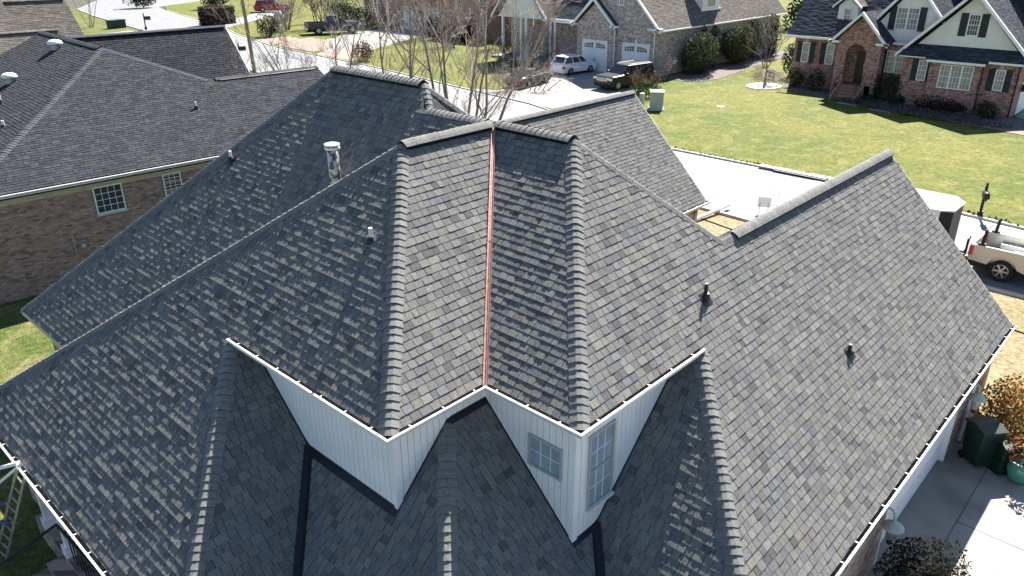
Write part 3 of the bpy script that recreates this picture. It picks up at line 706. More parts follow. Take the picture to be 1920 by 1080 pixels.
# grass tufts along the kerb edges: uneven dark verge
vb = MB()
rg = random.Random(3)
for line, s_ in ((offset(FAR, .22), 1),):
    for (a, b_) in zip(line[1:-3], line[2:-2]):
        a, b_ = np.array(a), np.array(b_); L = np.linalg.norm(b_-a)
        for i in range(int(L*9)):
            p = a+(b_-a)*rg.random(); c = rg.choice([(.09, .12, .02), (.13, .15, .03), (.2, .18, .07), (.05, .05, .02)])
            x, y = p[0]+rg.uniform(-.1, .15), p[1]; h = rg.uniform(.06, .16); w_ = rg.uniform(.05, .14)
            vb.add([(x-w_, y-w_, .09), (x+w_, y+w_, .09), (x+rg.uniform(-.1, .1), y+rg.uniform(-.1, .1), .1+h)], [(0, 1, 2)], c)
vb.build('verge_grass', 'leaf', None, kind='stuff')

# ================================================================== vegetation generators
def leaves(rx, ry, rz, n, size, cols, cz=0, seed=1, shell=.55, flat=0.):
    r = random.Random(seed); b = MB()
    bumps = [(V(r.gauss(0, 1), r.gauss(0, 1), r.gauss(0, 1)), r.uniform(.1, .28)) for _ in range(9)]
    bumps = [(nrm(a), k) for a, k in bumps]
    for _ in range(n):
        d = nrm(V(r.gauss(0, 1), r.gauss(0, 1), r.gauss(0, 1))); rr = 1-r.random()**1.6*shell
        bm = 1+sum(k*(max(0, d@a)**6) for a, k in bumps)-.12
        p = V(d[0]*rx, d[1]*ry, d[2]*rz)*rr*bm; p[2] += cz
        if p[2] < .03: p[2] = r.uniform(.03, .25)
        n_ = nrm(d+V(r.gauss(0, .7), r.gauss(0, .7), r.gauss(0, .7))); u = nrm(np.cross(n_, V(r.gauss(0, 1), r.gauss(0, 1), r.gauss(0, 1)))); v = np.cross(n_, u)
        s = size*r.uniform(.6, 1.4); c = r.choice(cols); j = r.uniform(.75, 1.25)
        b.add([p-u*s-v*s*.4, p+u*s*.2-v*s*.5, p+u*s, p+v*s*.6], [(0, 1, 2, 3)], (c[0]*j, c[1]*j, c[2]*j))
    return b
def shrub(name, label, loc, rx, ry, rz, n=700, size=.07, cols=((.035, .06, .02), (.05, .08, .025), (.025, .045, .018)), group=None, seed=1, core=True, cz=None, stem=True, cat='shrub'):
    t = empty(name, label, cat, loc, group=group); cz = rz*.95 if cz is None else cz
    leaves(rx, ry, rz, n, size, cols, cz, seed).build('foliage', 'leaf', t)
    if stem:
        b = MB(); r = random.Random(seed+5)
        for i in range(5): b.tube((0, 0, -.05), (r.uniform(-.5, .5)*rx, r.uniform(-.5, .5)*ry, cz+r.uniform(-.2, .4)*rz), .03, .012, 5)
        b.build('stem', 'darktwig', t)
    return t
def bare_tree(name, label, loc, stems, depth, seed, group=None, trunkmat='bark', twigmat='twig', r0=.1, cat='tree', child=(4, 6), lenf=.62, spread=.75, up=.25, rfac=.5, tw=3, droop=0., tmin=.0065):
    r = random.Random(seed); t = empty(name, label, cat, loc, group=group); tr = MB(); br = MB()
    def grow(p, d, L, rad, lev):
        n = 4 if lev == 0 else (3 if lev < depth-1 else 2); pts = [p]; q = p; dd = d
        mb = tr if lev == 0 else br
        for i in range(n):
            dd = nrm(dd+V(r.gauss(0, .09), r.gauss(0, .09), r.gauss(0, .06)+up*.12-droop*(lev > 0)*.35)); q2 = q+dd*L/n
            ra, rb_ = max(tmin, rad*(1-.72*i/n)), max(tmin*.8, rad*(1-.72*(i+1)/n))
            mb.tube(q, q2, ra, rb_, 6 if lev == 0 else (4 if lev == 1 else tw), cap=False); q = q2; pts.append(q)
        if lev < depth:
            k = r.randint(*child)
            for j in range(k):
                f = r.uniform(.3, 1.0) if lev == 0 else r.uniform(.2, 1.0); idx = min(int(f*n), n-1); a = pts[idx]+(pts[idx+1]-pts[idx])*(f*n-idx)
                side = nrm(np.cross(dd, V(r.gauss(0, 1), r.gauss(0, 1), r.gauss(0, 1))))
                nd = nrm(dd*(1-spread*.45)+side*spread+V(0, 0, up))
                grow(a, nd, L*lenf*r.uniform(.6, 1.15), rad*rfac*r.uniform(.7, 1), lev+1)
    for (dx, dy, L, rr, ox, oy) in stems:
        grow(V(ox, oy, -.1), nrm(V(dx, dy, 1)), L, r0*rr, 0)
    tr.build('trunk', trunkmat, t); br.build('branches', twigmat, t); return t
IR = V(.68, -.733, 0)   # plan direction running to the right of the view
def fan(n, L, spreadv, seed, base=.25, bias=0.):
    r = random.Random(seed); out = []
    for i in range(n):
        s = bias+(i/(n-1)-.5)*2*spreadv+r.uniform(-.05, .05); q = r.uniform(-.16, .16)
        out.append((IR[0]*s+IR[1]*q*-1, IR[1]*s+IR[0]*q, L*r.uniform(.8, 1.1), r.uniform(.75, 1.15), IR[0]*base*(i/(n-1)-.5)*2+r.uniform(-.1, .1), IR[1]*base*(i/(n-1)-.5)*2+r.uniform(-.1, .1)))
    return out

# ================================================================== LEFT NEIGHBOUR
LA = V(-4.229, 19.860, 0); LU = V(.99836, -.0572, 0); LV = V(.0572, .99836, 0); LROT = math.atan2(LU[1], LU[0])
def LP(u, v, z): return LA+LU*u+LV*v+V(0, 0, z)
lh = empty('brick_house', 'tan brick neighbour house at left with a dark hip roof and white gutter', 'house', tuple(LA))
def lparent(o): o.parent = lh; o.matrix_parent_inverse = Matrix.Translation(-Vector(LA)); return o
PK = LP(6.66, 7.99, 7.72); PB = LP(6.66, 17.2, 7.72); ms = .46; ZE = 4.05
def on_f(u): return None
lhb = LP(-1.32, 0, ZE)
Wr = LP(10.0, 4.85, ZE+ms*4.85); We = LP(15.65, 4.85, ZE+ms*4.85); Wb = LP(15.65, 0, ZE)
fF = [PK, lhb, Wb, We, Wr]
wlp = PK+(LP(-1.3, 0, ZE)-PK)
fL = [PK, PB, LP(-1.32, 17.2, ZE), lhb]
Bz = 7.2; B1 = LP(6.66, 20.2, Bz)
RB = V(14.26, 37.9, 7.25)
bp_r = V(13.9, 36.9, 7.25); bdir = -LU
fB = [bp_r, bp_r-LU*9.3, bp_r-LU*9.3-LV*3.3+V(0, 0, -3.3), bp_r-LV*3.3+V(0, 0, -3.3)]
fR = [PK, PB, PB+LU*5.5+V(0, 0, -2.55), Wr]
lpieces = []; lr = MB(); lcaps = []
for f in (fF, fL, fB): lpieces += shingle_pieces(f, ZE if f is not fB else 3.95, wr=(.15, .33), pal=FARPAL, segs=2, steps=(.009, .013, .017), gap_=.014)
for f in (fF, fL, fB, fR, [We, Wr, LP(10, 9.7, ZE), LP(15.65, 9.7, ZE)], [bp_r, bp_r-LU*9.3, bp_r-LU*9.3+LV*3.3+V(0, 0, -3.3), bp_r+LV*3.3+V(0, 0, -3.3)]):
    P, n, u, v = face_frame(f); lr.prism([q-n*.004 for q in P], -n*.1)
lroof = lparent(lr.build('roof', 'deck', None))
NFF = face_frame(fF)[1]; NLL = face_frame(fL)[1]; NBB = face_frame(fB)[1]; NRR = face_frame(fR)[1]
def child_of_roof(o): o.parent = lroof; o.matrix_parent_inverse = Matrix.Identity(4); return o
before = set(bpy.data.objects)
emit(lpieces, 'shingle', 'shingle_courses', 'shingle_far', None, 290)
for A, B, a, b_, l in ((PK, lhb, NFF, NLL, 0), (PK, Wr, NFF, NRR, 0)):
    lcaps += cap_pieces(A, B, a, b_, width=.2, e=.15, pal=FARCAP, t=.012)
def lvr(A, B, na_, nb_):
    lv = MB(); lcaps.extend(cap_pieces(A, B, na_, nb_, width=.2, e=.2, lift=.05, pal=FARCAP)); d = nrm(B-A)
    for nn, no in ((na_, nb_), (nb_, na_)):
        w_ = nrm(np.cross(d, nn)); w_ = w_ if w_@no < 0 else -w_
        lv.obox(A+d*.2+w_*.02+nn*.01, (B-A)-d*.4, w_*.2, nn*.045)
    lv.build('ridge_vent', 'black', None)
lvr(PB, PK, NLL, NRR); lvr(Wr+LU*.3, We, NFF, nrm(LV+V(0, 0, 2.2))); lvr(bp_r-LU*9.2, bp_r, NBB, nrm(LV+V(0, 0, 1)))
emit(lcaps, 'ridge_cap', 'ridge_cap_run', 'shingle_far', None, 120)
for o in set(bpy.data.objects)-before: child_of_roof(o)
# walls with real bricks
WO = LP(0, .35, 0)
lw_ = MB(); lw_.obox(WO-LU*1.2+LV*.012, LU*17, LV*.3, V(0, 0, 3.78)); lw_.obox(WO-LU*1.2+LV*.32, LV*16, LU*.3, V(0, 0, 3.78)); lwo = lparent(lw_.build('wall', 'mortar', None))
lg = MB(); lg.obox(bp_r-LV*3+V(-.3, 0, -7.25), LV*6, LU*.2, V(0, 0, 4)); lg.prism([bp_r-LV*3-LU*.3+V(0, 0, -3.2), bp_r+LV*3-LU*.3+V(0, 0, -3.2), bp_r-LU*.3+V(0, 0, -.2)], LU*.2)
lparent(lg.build('gable_wall', 'tbrick', None))
LW = [(3.0, 4.06, 2.54, 3.6), (5.62, 6.35, 2.55, 3.6)]
BPAL = [(.36, .25, .205), (.39, .275, .225), (.32, .215, .178), (.34, .24, .205), (.36, .25, .2), (.345, .235, .19), (.19, .145, .135), (.26, .185, .16), (.41, .3, .25)]
bpcs = []
z = .0; row = 0
while z < 3.72:
    x = -1.1 if row % 2 else -1.21
    while x < 9.8:
        L = .205; x1 = min(x+L, 9.8); blocked = False
        for (a, b_, za, zb) in LW:
            if z+.068 > za-.09 and z < zb+.01 and x1 > a-.0 and x < b_:
                blocked = True
        if not blocked:
            c = R_.choice(BPAL); j = R_.uniform(.85, 1.15); c = tuple(q*j for q in c); pr = R_.uniform(.006, .014); o = WO+LU*x+V(0, 0, z+.004)
            a_ = o+LV*.012; bx = MB(); bx.obox(a_, LU*(x1-x-.011), -LV*pr, V(0, 0, .066)); bpcs.append((bx.v, bx.f, c))
        x = x1
    z += .077; row += 1
before = set(bpy.data.objects)
emit(bpcs, 'brick', 'brick_courses', 'brickpc', None, 290)
for o in set(bpy.data.objects)-before: o.parent = lwo
for (a, b_, za, zb), nx, nz, gl in ((LW[0], 4, 4, 'glass'), (LW[1], 3, 6, 'glass_curtain')):
    wv = window(None, tuple(WO+LU*a+V(0, 0, za)), tuple(LU), 0, tuple(-LV), b_-a, zb-za, nx, nz, .05, .018, gl, frame='trim', depth=.03); lparent(wv)
    si = MB(); si.obox(WO+LU*(a-.05)+V(0, 0, za-.075), LU*(b_-a+.1), -LV*.06, V(0, 0, .07)); lparent(si.build('window_sill', 'brickpc', None))
sb = MB()
for i in range(8): sb.obox(WO+LU*5.66+V(0, 0, 2.66+i*.11)-LV*.012, LU*.64, -LV*.006, V(0, 0, .05))
lparent(sb.build('blind', 'darkmetal', None))
e_ = MB(); e_.obox(LP(-1.2, .02, 3.80), LU*17, LV*.36, V(0, 0, .02)); e_.obox(LP(-1.2, 0.33, 3.55), LU*17, LV*.02, V(0, 0, .25)); lparent(e_.build('soffit', 'cream', None))
lgut = gutter([LP(-1.32, 0, ZE-.02), LP(15.7, 0, ZE-.02)], [tuple(-LV)], None, wd=.14, ht=.11, lip=.05, hang=20); lparent(lgut)
rk = MB(); rk.obox(bp_r+V(0, 0, -.16), -LV*3.3+V(0, 0, -3.3), LU*.05, V(0, 0, .15)); lparent(rk.build('rake_board', 'trim', None))
hc = MB(); hc.tube(LP(1.95, .3, 1.2), LP(1.95, .3, 2.1), .018, .018, 5); lparent(hc.build('conduit', 'utility', None))
hb = MB(); hb.lathe(LP(2.25, .33, 1.5), [(.09, 0), (.09, .12), (.04, .14)], 10, ax=-LV); lparent(hb.build('meter', 'utility', None))
def dome_vent(label, loc):
    t = empty('roof_vent', label, 'roof vent', loc, group='domed vents on the left roof')
    b = MB(); b.tube((0, 0, -.1), (0, 0, .32), .17, .17, 14); b.build('base', 'utility', t, True)
    b = MB(); b.lathe((0, 0, .3), [(.34, 0), (.35, .04), (.31, .12), (.2, .19), (.05, .22)], 16); b.build('hood', 'pvc', t, True)
dome_vent('domed pale roof vent just under the left neighbour\'s ridge', tuple(V(2.33, 31.6, 7.35-.06))); dome_vent('domed pale roof vent lower on the neighbour\'s left slope', tuple(V(-.236, 30.5, 6.2-.06)))
vent_pipe('vent_pipe', 'white vent pipe on the neighbour\'s broad dark slope', tuple(V(4.448, 22.40, 5.43)), NFF, .3, .04, 'pvc')
vent_pipe('vent_pipe', 'taller white vent pipe at the left edge of the photo on the neighbour roof', tuple(V(-1.4, 28.2, 5.7)), NLL, .45, .05, 'pvc')
vent_pipe('vent_pipe', 'short white vent pipe low on the neighbour\'s left slope beside the hip', tuple(V(-2.35, 24.85, 5.35)), NLL, .28, .05, 'pvc')

# ---- house behind the left neighbour
nh_ = empty('neighbour_house', 'house behind the left neighbour, its brown grey shingle roofs in two steps', 'house', (8, 55, 0))
def nparent(o): o.parent = nh_; o.matrix_parent_inverse = Matrix.Translation(-Vector((8, 55, 0))); return o
nr = MB(); npc = []
fN1 = [V(12.1, 58.2, 8.0), V(7.6, 58.6, 8.0), V(7.6, 53, 2.4), V(12.1, 52.6, 2.4)]
fN2 = [V(8.0, 57.2, 7.9), V(-14, 58, 7.9), V(-14, 51, .9+1), V(8.0, 50.2, .9+1)]
fN3 = [V(9.3, 52.2, 6.35), V(-6, 53, 6.35), V(-6, 49, 2.35), V(9.3, 48.2, 2.35)]
fN0 = [V(7.8, 59.2, 8.9), V(-14, 59.6, 8.9), V(-14, 56.2, 5.5), V(7.8, 55.8, 5.5)]
for f in (fN1, fN3, fN0):
    npc += shingle_pieces(f, 2.4, e=.16, wr=(.25, .5), pal=MIDPAL, segs=1, steps=(.008, .016)); P, n, u, v = face_frame(f); nr.prism([q-n*.004 for q in P], -n*.12)
nro = nparent(nr.build('roof', 'deck', None)); before = set(bpy.data.objects)
emit(npc, 'shingle', 'shingle_courses', 'shingle_far', None, 0)
q = MB(); lc = cap_pieces(V(7.6, 58.6, 8.0), V(12.1, 58.2, 8.0), face_frame(fN1)[1], nrm(V(0, 1, 1)), width=.2, e=.3, lift=.06, pal=MIDPAL)+cap_pieces(V(-6, 53, 6.35), V(9.3, 52.2, 6.35), face_frame(fN3)[1], nrm(V(0, 1, 1)), width=.2, e=.3, lift=.06, pal=MIDPAL)
emit(lc, 'ridge_cap', 'ridge_cap_run', 'shingle_far', None, 0)
for o in set(bpy.data.objects)-before: o.parent = nro
q = MB(); q.box(-12, 11.6, 53.5, 57.5, 0, 5); nparent(q.build('wall', 'tbrick', None))
q = MB(); q.prism([V(1.4, 40, 0), V(-6.5, 40.2, 0), V(-6.5, 40.2, 9), V(-2.0, 40.1, 9.0), V(1.4, 40, 5.6)], (0, .3, 0)); gabw = empty('gable_house', 'pale gable end beyond the neighbour roof at the left edge of the photo', 'house', (-2, 40, 0))
o = q.build('wall', 'lapsiding', None); o.parent = gabw; o.matrix_parent_inverse = Matrix.Translation(Vector((2, -40, 0)))
q = MB(); q.obox(V(1.75, 39.75, 5.25), V(-4, .1, 4.0), V(0, .5, 0), V(.12, 0, .12)); o = q.build('roof', 'trim', None); o.parent = gabw; o.matrix_parent_inverse = Matrix.Translation(Vector((2, -40, 0)))

# ================================================================== RIGHT HOUSE (red brick)
def setp(o, root): o.parent = root; o.matrix_parent_inverse = Matrix.Translation(-root.location); return o
rh = empty('brick_house', 'red brick house with pale siding gables and black shutters across the lawn', 'house', (57, 10, 0))
def rbuild(b, name, m, **k): return setp(b.build(name, m, None, **k), rh)
def rbox(name, m, *a):
    b = MB(); b.box(*a); return rbuild(b, name, m)
GZ = .08
rbox('wall', 'rbrick', 55.6, 62, 1.05, 9.1, GZ, 4.25)          # right gable block
rbox('wall', 'rbrick', 55.1, 55.6, 3.45, 7.0, GZ, 3.95)      # bay
rbox('wall', 'rbrick', 57.1, 62, 9.1, 12, GZ, 4.5)       # recessed middle
rbox('wall', 'rbrick', 58.6, 66, 12.001, 19.35, GZ, 4.4)       # left wing
# entrance gable with an arched opening
def arch_wall(x, y0, y1, z0, ztopL, apex, ya, r, spring, name='porch_front'):
    b = MB(); yc = ya; n = 10
    arc = [(yc+r*math.cos(math.pi*i/n), spring+r*math.sin(math.pi*i/n)) for i in range(n+1)]  # from +r to -r
    L = [(y1, z0), (y1, ztopL), ((y0+y1)/2, apex), (y0, ztopL), (y0, z0), (yc-r, z0)]+[(a, z) for a, z in arc[::-1]]+[(yc+r, z0)]
    b.prism([V(x, a, z) for a, z in L], (.35, 0, 0)); return rbuild(b, name, 'rbrick')
arch_wall(55.9, 11.05, 14.55, GZ, 4.75, 6.55, 12.95, .82, 3.55)
rbox('wall', 'rbrick', 56.25, 58.6, 11.05, 11.35, GZ, 4.5); rbox('wall', 'rbrick', 56.25, 58.6, 14.25, 14.55, GZ, 4.5)
rbox('porch_floor', 'walkbrick', 55.9, 58.6, 11.36, 14.24, GZ, 1.15)
rbox('wall', 'rbrick', 57.201, 57.4, 11.36, 14.24, 1.15, 4.4)
dr = MB(); dr.box(57.12, 57.2, 11.75, 13.25, 1.15, 3.7); rbuild(dr, 'front_door', 'darkdoor')
dg = MB(); dg.prism([V(57.115, 12.3+.3*math.cos(a), 2.55+.75*math.sin(a)) for a in [i*math.pi/8 for i in range(16)]], (-.02, 0, 0)); rbuild(dg, 'door_light', 'glass_curtain')
for i in range(5): rbox('step', 'walkbrick', 54.3+i*.32, 54.3+i*.32+.335, 12.0, 13.7, GZ, .08+.21*(i+1))
for yy in (11.8, 13.72):
    b = MB(); b.prism([V(54.2, yy, GZ), V(55.9, yy, GZ), V(55.9, yy, 1.3), V(54.2, yy, .45)], (0, .18, 0)); rbuild(b, 'step_cheek', 'rbrick')
    rl = MB(); rl.path([V(54.3, yy+.1, .5), V(54.3, yy+.1, 1.3), V(55.9, yy+.1, 2.15)], .025, 5)
    for i in range(4): rl.tube(V(54.6+i*.35, yy+.1, .6+.2*i), V(54.6+i*.35, yy+.1, 1.45+.19*i), .012, n=4)
    rbuild(rl, 'railing', 'black')
# gables in pale siding, with real laps
def gable_siding(x, y0, y1, z0, zl, apex, name):
    b = MB(); b.prism([V(x, y0, z0), V(x, y1, z0), V(x, y1, zl), V(x, (y0+y1)/2, apex), V(x, y0, zl)] if zl > z0+.01 else [V(x, y0, z0), V(x, y1, z0), V(x, (y0+y1)/2, apex)], (.25, 0, 0))
    g = rbuild(b, name, 'lapsiding'); lap = MB(); z = z0
    while z < apex-.15:
        h = .17; za = z+h; half = lambda t: (y1-y0)/2*(1 if t <= zl else (apex-t)/(apex-zl)); yc = (y0+y1)/2
        ha, hb_ = half(z), half(za)
        if ha > .08:
            pts = [V(x-.022, yc-ha, z), V(x-.022, yc+ha, z), V(x-.004, yc+hb_, za), V(x-.004, yc-hb_, za)]
            l_ = MB(); l_.add(pts+[V(x, yc-ha, z), V(x, yc+ha, z)], [(3, 2, 1, 0), (0, 1, 5, 4)]); o = l_.build('lap_board', 'lapsiding', None); o.parent = g
        z += h
    return g
gable_siding(56.35, 1.3, 8.9, 4.3, 4.31, 8.35, 'gable')
gable_siding(57.6, 6.0, 13.4, 4.55, 4.56, 8.9, 'gable')
# roofs
def rroof(polys, names='roof', m='shingle_far', pal=BLUEPAL, e=.15, th=.16, wr=(.3, .6), anchor=4.2, parentf=rbuild):
    b = MB(); pcs = []
    for f in polys:
        P, n, u, v = face_frame(f); b.prism([q-n*.005 for q in P], -n*th); pcs += shingle_pieces(f, anchor, e=e, wr=wr, pal=pal, segs=1, steps=(.008, .018))
    r = parentf(b, names, 'deck'); bf = set(bpy.data.objects); emit(pcs, 'shingle', 'shingle_courses', m, None, 0)
    for o in set(bpy.data.objects)-bf: o.parent = r
    return r
# right gable: ridge along X at y=5.1
ry, rz_ = 5.1, 8.75
A0, A1 = V(55.75, ry, rz_), V(66, ry, rz_)
rroof([[A0, A1, V(66, .4, 3.95), V(55.75, .4, 3.95)], [A0, A1, V(66, 9.8, 3.95), V(55.75, 9.8, 3.95)]])
rroof([[V(56.35, .9, 4.75), V(56.35, 9.3, 4.75), V(55.0, 9.3, 4.02), V(55.0, .9, 4.02)]], 'skirt_roof')
rroof([[V(55.05, 3.2, 4.03), V(55.05, 7.25, 4.03), V(54.7, 7.25, 3.86), V(54.7, 3.2, 3.86)]], 'skirt_roof')
def rake(x, ya, za, yb, zb, w_=.28):
    b = MB(); b.obox(V(x, ya, za), V(0, yb-ya, zb-za), V(.28, 0, 0), V(0, 0, -w_)); return rbuild(b, 'rake_board', 'trim')
rake(55.6, ry, rz_+.06, .35, 3.96); rake(55.6, ry, rz_+.06, 9.85, 3.96)
# middle gable
m_y, m_z = 9.7, 9.3
A0, A1 = V(57.1, m_y, m_z), V(66, m_y, m_z)
rroof([[A0, A1, V(66, 5.6, 4.6), V(57.1, 5.6, 4.6)], [A0, A1, V(66, 13.8, 4.6), V(57.1, 13.8, 4.6)]])
rake(56.95, m_y, m_z+.06, 5.6, 4.6); rake(56.95, m_y, m_z+.06, 13.8, 4.6)
rbox('frieze_board', 'trim', 56.9, 57.1, 8.9, 11.3, 4.45, 4.62)
# porch gable roof
py, pz = 12.8, 6.85
A0, A1 = V(55.5, py, pz), V(60, py, pz)
rroof([[A0, A1, V(60, 10.5, 4.55), V(55.5, 10.5, 4.55)], [A0, A1, V(60, 15.1, 4.55), V(55.5, 15.1, 4.55)]])
rake(55.35, py, pz+.05, 10.5, 4.53, .26); rake(55.35, py, pz+.05, 15.1, 4.53, .26)
for y0_ in (10.5, 14.3): rbox('cornice_return', 'trim', 55.35, 55.9, y0_, y0_+.85, 4.42, 4.6)
# main roof behind and the left wing
rroof([[V(63.2, 20, 9.3), V(63.2, 9, 9.3), V(58.1, 9, 4.45), V(58.1, 20, 4.45)]]); rbox('roof_back', 'deck', 63.2, 63.4, 0, 20, 4, 9.25)
b = MB(); b.prism([V(58.6, 19.1, 4.4), V(66, 19.1, 4.4), V(63.2, 19.1, 9.0)], (0, .25, 0)); rbuild(b, 'gable', 'rbrick')
rbox('fascia', 'trim', 58.02, 58.12, 14.9, 20.05, 4.25, 4.44); rbox('fascia', 'trim', 55.05, 55.2, 7.4, 9.3, 3.85, 4.0); rbox('fascia', 'trim', 54.66, 54.76, 3.2, 7.2, 3.66, 3.84); rbox('fascia', 'trim', 55.0, 55.2, .9, 3.1, 3.85, 4.0)
# dormer on the left wing
dm = MB(); dm.prism([V(59.6, 14.7, 5.4), V(59.6, 16.35, 5.4), V(59.6, 16.35, 7.0), V(59.6, 15.52, 7.75), V(59.6, 14.7, 7.0)], (3, 0, 0)); rbuild(dm, 'dormer', 'lapsiding')
rroof([[V(59.2, 15.52, 7.98), V(63, 15.52, 7.98), V(63, 16.7, 6.95), V(59.2, 16.7, 6.95)], [V(59.2, 15.52, 7.98), V(63, 15.52, 7.98), V(63, 14.35, 6.95), V(59.2, 14.35, 6.95)]], 'dormer_roof', pal=MIDPAL)
rake(59.1, 15.52, 8.02, 16.75, 6.94, .16); rake(59.1, 15.52, 8.02, 14.3, 6.94, .16)
def rwin(x, y0, y1, z0, z1, nx, nz, gl='glass_curtain', mid=True, mull=0, fr=.07):
    wv = window(None, (x, y1, z0), (0, -1, 0), 0, (-1, 0, 0), y1-y0, z1-z0, nx, nz, fr, .022, gl, mid=mid, depth=.06); setp(wv, rh)
    for i in range(1, mull):
        yy = y0+(y1-y0)*i/mull; b = MB(); b.box(x-.065, x-.001, yy-.06, yy+.06, z0+.07, z1-.07); o = b.build('mullion', 'trim', None); o.parent = wv
def shut(x, yc, z0, z1, w_=.42):
    b = MB(); b.box(x-.05, x-.0, yc-w_/2, yc+w_/2, z0-.05, z1+.05)
    for i in range(9): zz_ = z0+(z1-z0)*(i+.5)/9; b.box(x-.062, x-.05, yc-w_/2+.06, yc+w_/2-.06, zz_-.03, zz_+.03)
    rbuild(b, 'shutter', 'shutter')
def key(x, yc, z):
    b = MB(); b.prism([V(x, yc-.1, z), V(x, yc+.1, z), V(x, yc+.16, z+.38), V(x, yc-.16, z+.38)], (-.05, 0, 0)); rbuild(b, 'keystone', 'cream')
rwin(55.6, 1.95, 2.6, 1.95, 3.45, 3, 4); shut(55.6, 1.72, 1.95, 3.45); shut(55.6, 2.85, 1.95, 3.45); key(55.6, 2.28, 3.47)
rwin(55.6, 7.3, 7.95, 2.1, 3.65, 3, 4); shut(55.6, 7.05, 2.1, 3.65); shut(55.6, 8.2, 2.1, 3.65); key(55.6, 7.63, 3.67)
rwin(55.1, 3.95, 6.25, 1.8, 3.55, 9, 4, mull=3)
rwin(57.1, 9.35, 10.95, 2.25, 3.95, 6, 4, mull=2); shut(57.1, 11.0+.2, 2.25, 3.95)
rwin(58.6, 17.95, 18.6, 2.2, 3.9, 1, 2); shut(58.6, 17.68, 2.2, 3.9); shut(58.6, 18.87, 2.2, 3.9); key(58.6, 18.27, 3.92)
rwin(58.6, 15.75, 16.45, 2.2, 3.9, 1, 2); shut(58.6, 16.75, 2.2, 3.9); key(58.6, 16.1, 3.92)
rwin(56.33, 4.55, 5.35, 5.55, 7.1, 4, 4, 'glass'); shut(56.33, 4.25, 5.55, 7.1, .5); shut(56.33, 5.65, 5.55, 7.1, .5)
rwin(57.58, 9.2, 10.9, 5.55, 7.25, 6, 4, mull=2); shut(57.58, 8.93, 5.55, 7.25, .5); shut(57.58, 11.17, 5.55, 7.25, .5)
rwin(59.59, 15.2, 15.85, 5.65, 6.8, 2, 3)
gdm = MB(); gdm.box(57.2, 60.4, 1.0, 1.04, .09, 2.5); rbuild(gdm, 'garage_door', 'door_white')
for (x, y, zt) in ((55.05, 3.35, 3.7), (55.55, 1.12, 3.9), (57.0, 10.95, 4.3)):
    b = MB(); b.path([V(x, y, zt), V(x-.03, y, .15)], .05, 5); rbuild(b, 'downspout', 'black')
b = MB(); b.box(56.7, 56.95, 1.0-.25, 1.0-.05, 1.9, 2.3); b.lathe((56.82, .85, 2.3), [(.13, 0), (.03, .18)], 6); rbuild(b, 'wall_lantern', 'black')

# ================================================================== MIDDLE HOUSE (grey brown brick, two garage doors)
mh = empty('brick_house', 'grey brown brick house with two white garage doors at the end of the shared driveway', 'house', (54, 36, 0))
def mbuild(b, name, m, **k): return setp(b.build(name, m, None, **k), mh)
def mbox(name, m, *a):
    b = MB(); b.box(*a); return mbuild(b, name, m)
mbox('wall', 'gbrick', 53.75, 79.5, 30.6, 30.9, GZ, 4.4)
b = MB(); b.prism([V(53.5, 30.6, GZ), V(53.5, 40.0, GZ), V(53.5, 40.0, 4.5), V(53.5, 35.3, 9.4), V(53.5, 30.6, 4.5)], (.25, 0, 0)); mbuild(b, 'wall', 'gbrick')
b = MB(); b.prism([V(53.2, 35.25, GZ), V(53.2, 39.8, GZ), V(53.2, 39.8, 4.6), V(53.2, 37.55, 6.65), V(53.2, 35.25, 4.6)], (.298, 0, 0)); mbuild(b, 'wall', 'gbrick')
mbox('wall', 'gbrick', 56.5, 57, 40.0, 52, GZ, 5)
def mroof(polys, names='roof', **k): return rroof(polys, names, pal=k.pop('pal', MIDPAL), parentf=mbuild, **k)
A0, A1 = V(53.2, 35.3, 9.75), V(80, 35.3, 9.75)
mroof([[A0, A1, V(80, 30.05, 4.4), V(53.2, 30.05, 4.4)], [A0, A1, V(80, 40.5, 4.4), V(53.2, 40.5, 4.4)]])
A0, A1 = V(52.8, 37.55, 7.0), V(56, 37.55, 7.0)
mroof([[A0, A1, V(56, 35.0, 4.6), V(52.8, 35.0, 4.6)], [A0, A1, V(56, 40.1, 4.6), V(52.8, 40.1, 4.6)]], pal=BLUEPAL)
def mrake(x, ya, za, yb, zb, w_=.26):
    b = MB(); b.obox(V(x, ya, za), V(0, yb-ya, zb-za), V(.25, 0, 0), V(0, 0, -w_)); return mbuild(b, 'rake_board', 'trim')
mrake(53.05, 35.3, 9.8, 30.0, 4.4); mrake(53.05, 35.3, 9.8, 40.5, 4.4); mrake(52.65, 37.55, 7.05, 34.95, 4.58); mrake(52.65, 37.55, 7.05, 40.15, 4.58)
for (x, y0_, y1_) in ((52.65, 34.6, 35.5), (52.65, 39.7, 40.4), (53.05, 29.95, 31.4)): mbox('cornice_return', 'trim', x, x+.55, y0_, y1_, 4.4, 4.58)
mbox('gutter', 'gutter', 53.2, 80, 29.93, 30.06, 4.28, 4.4); mbox('soffit', 'trim', 53.4, 80, 30.06, 30.6, 4.24, 4.3)
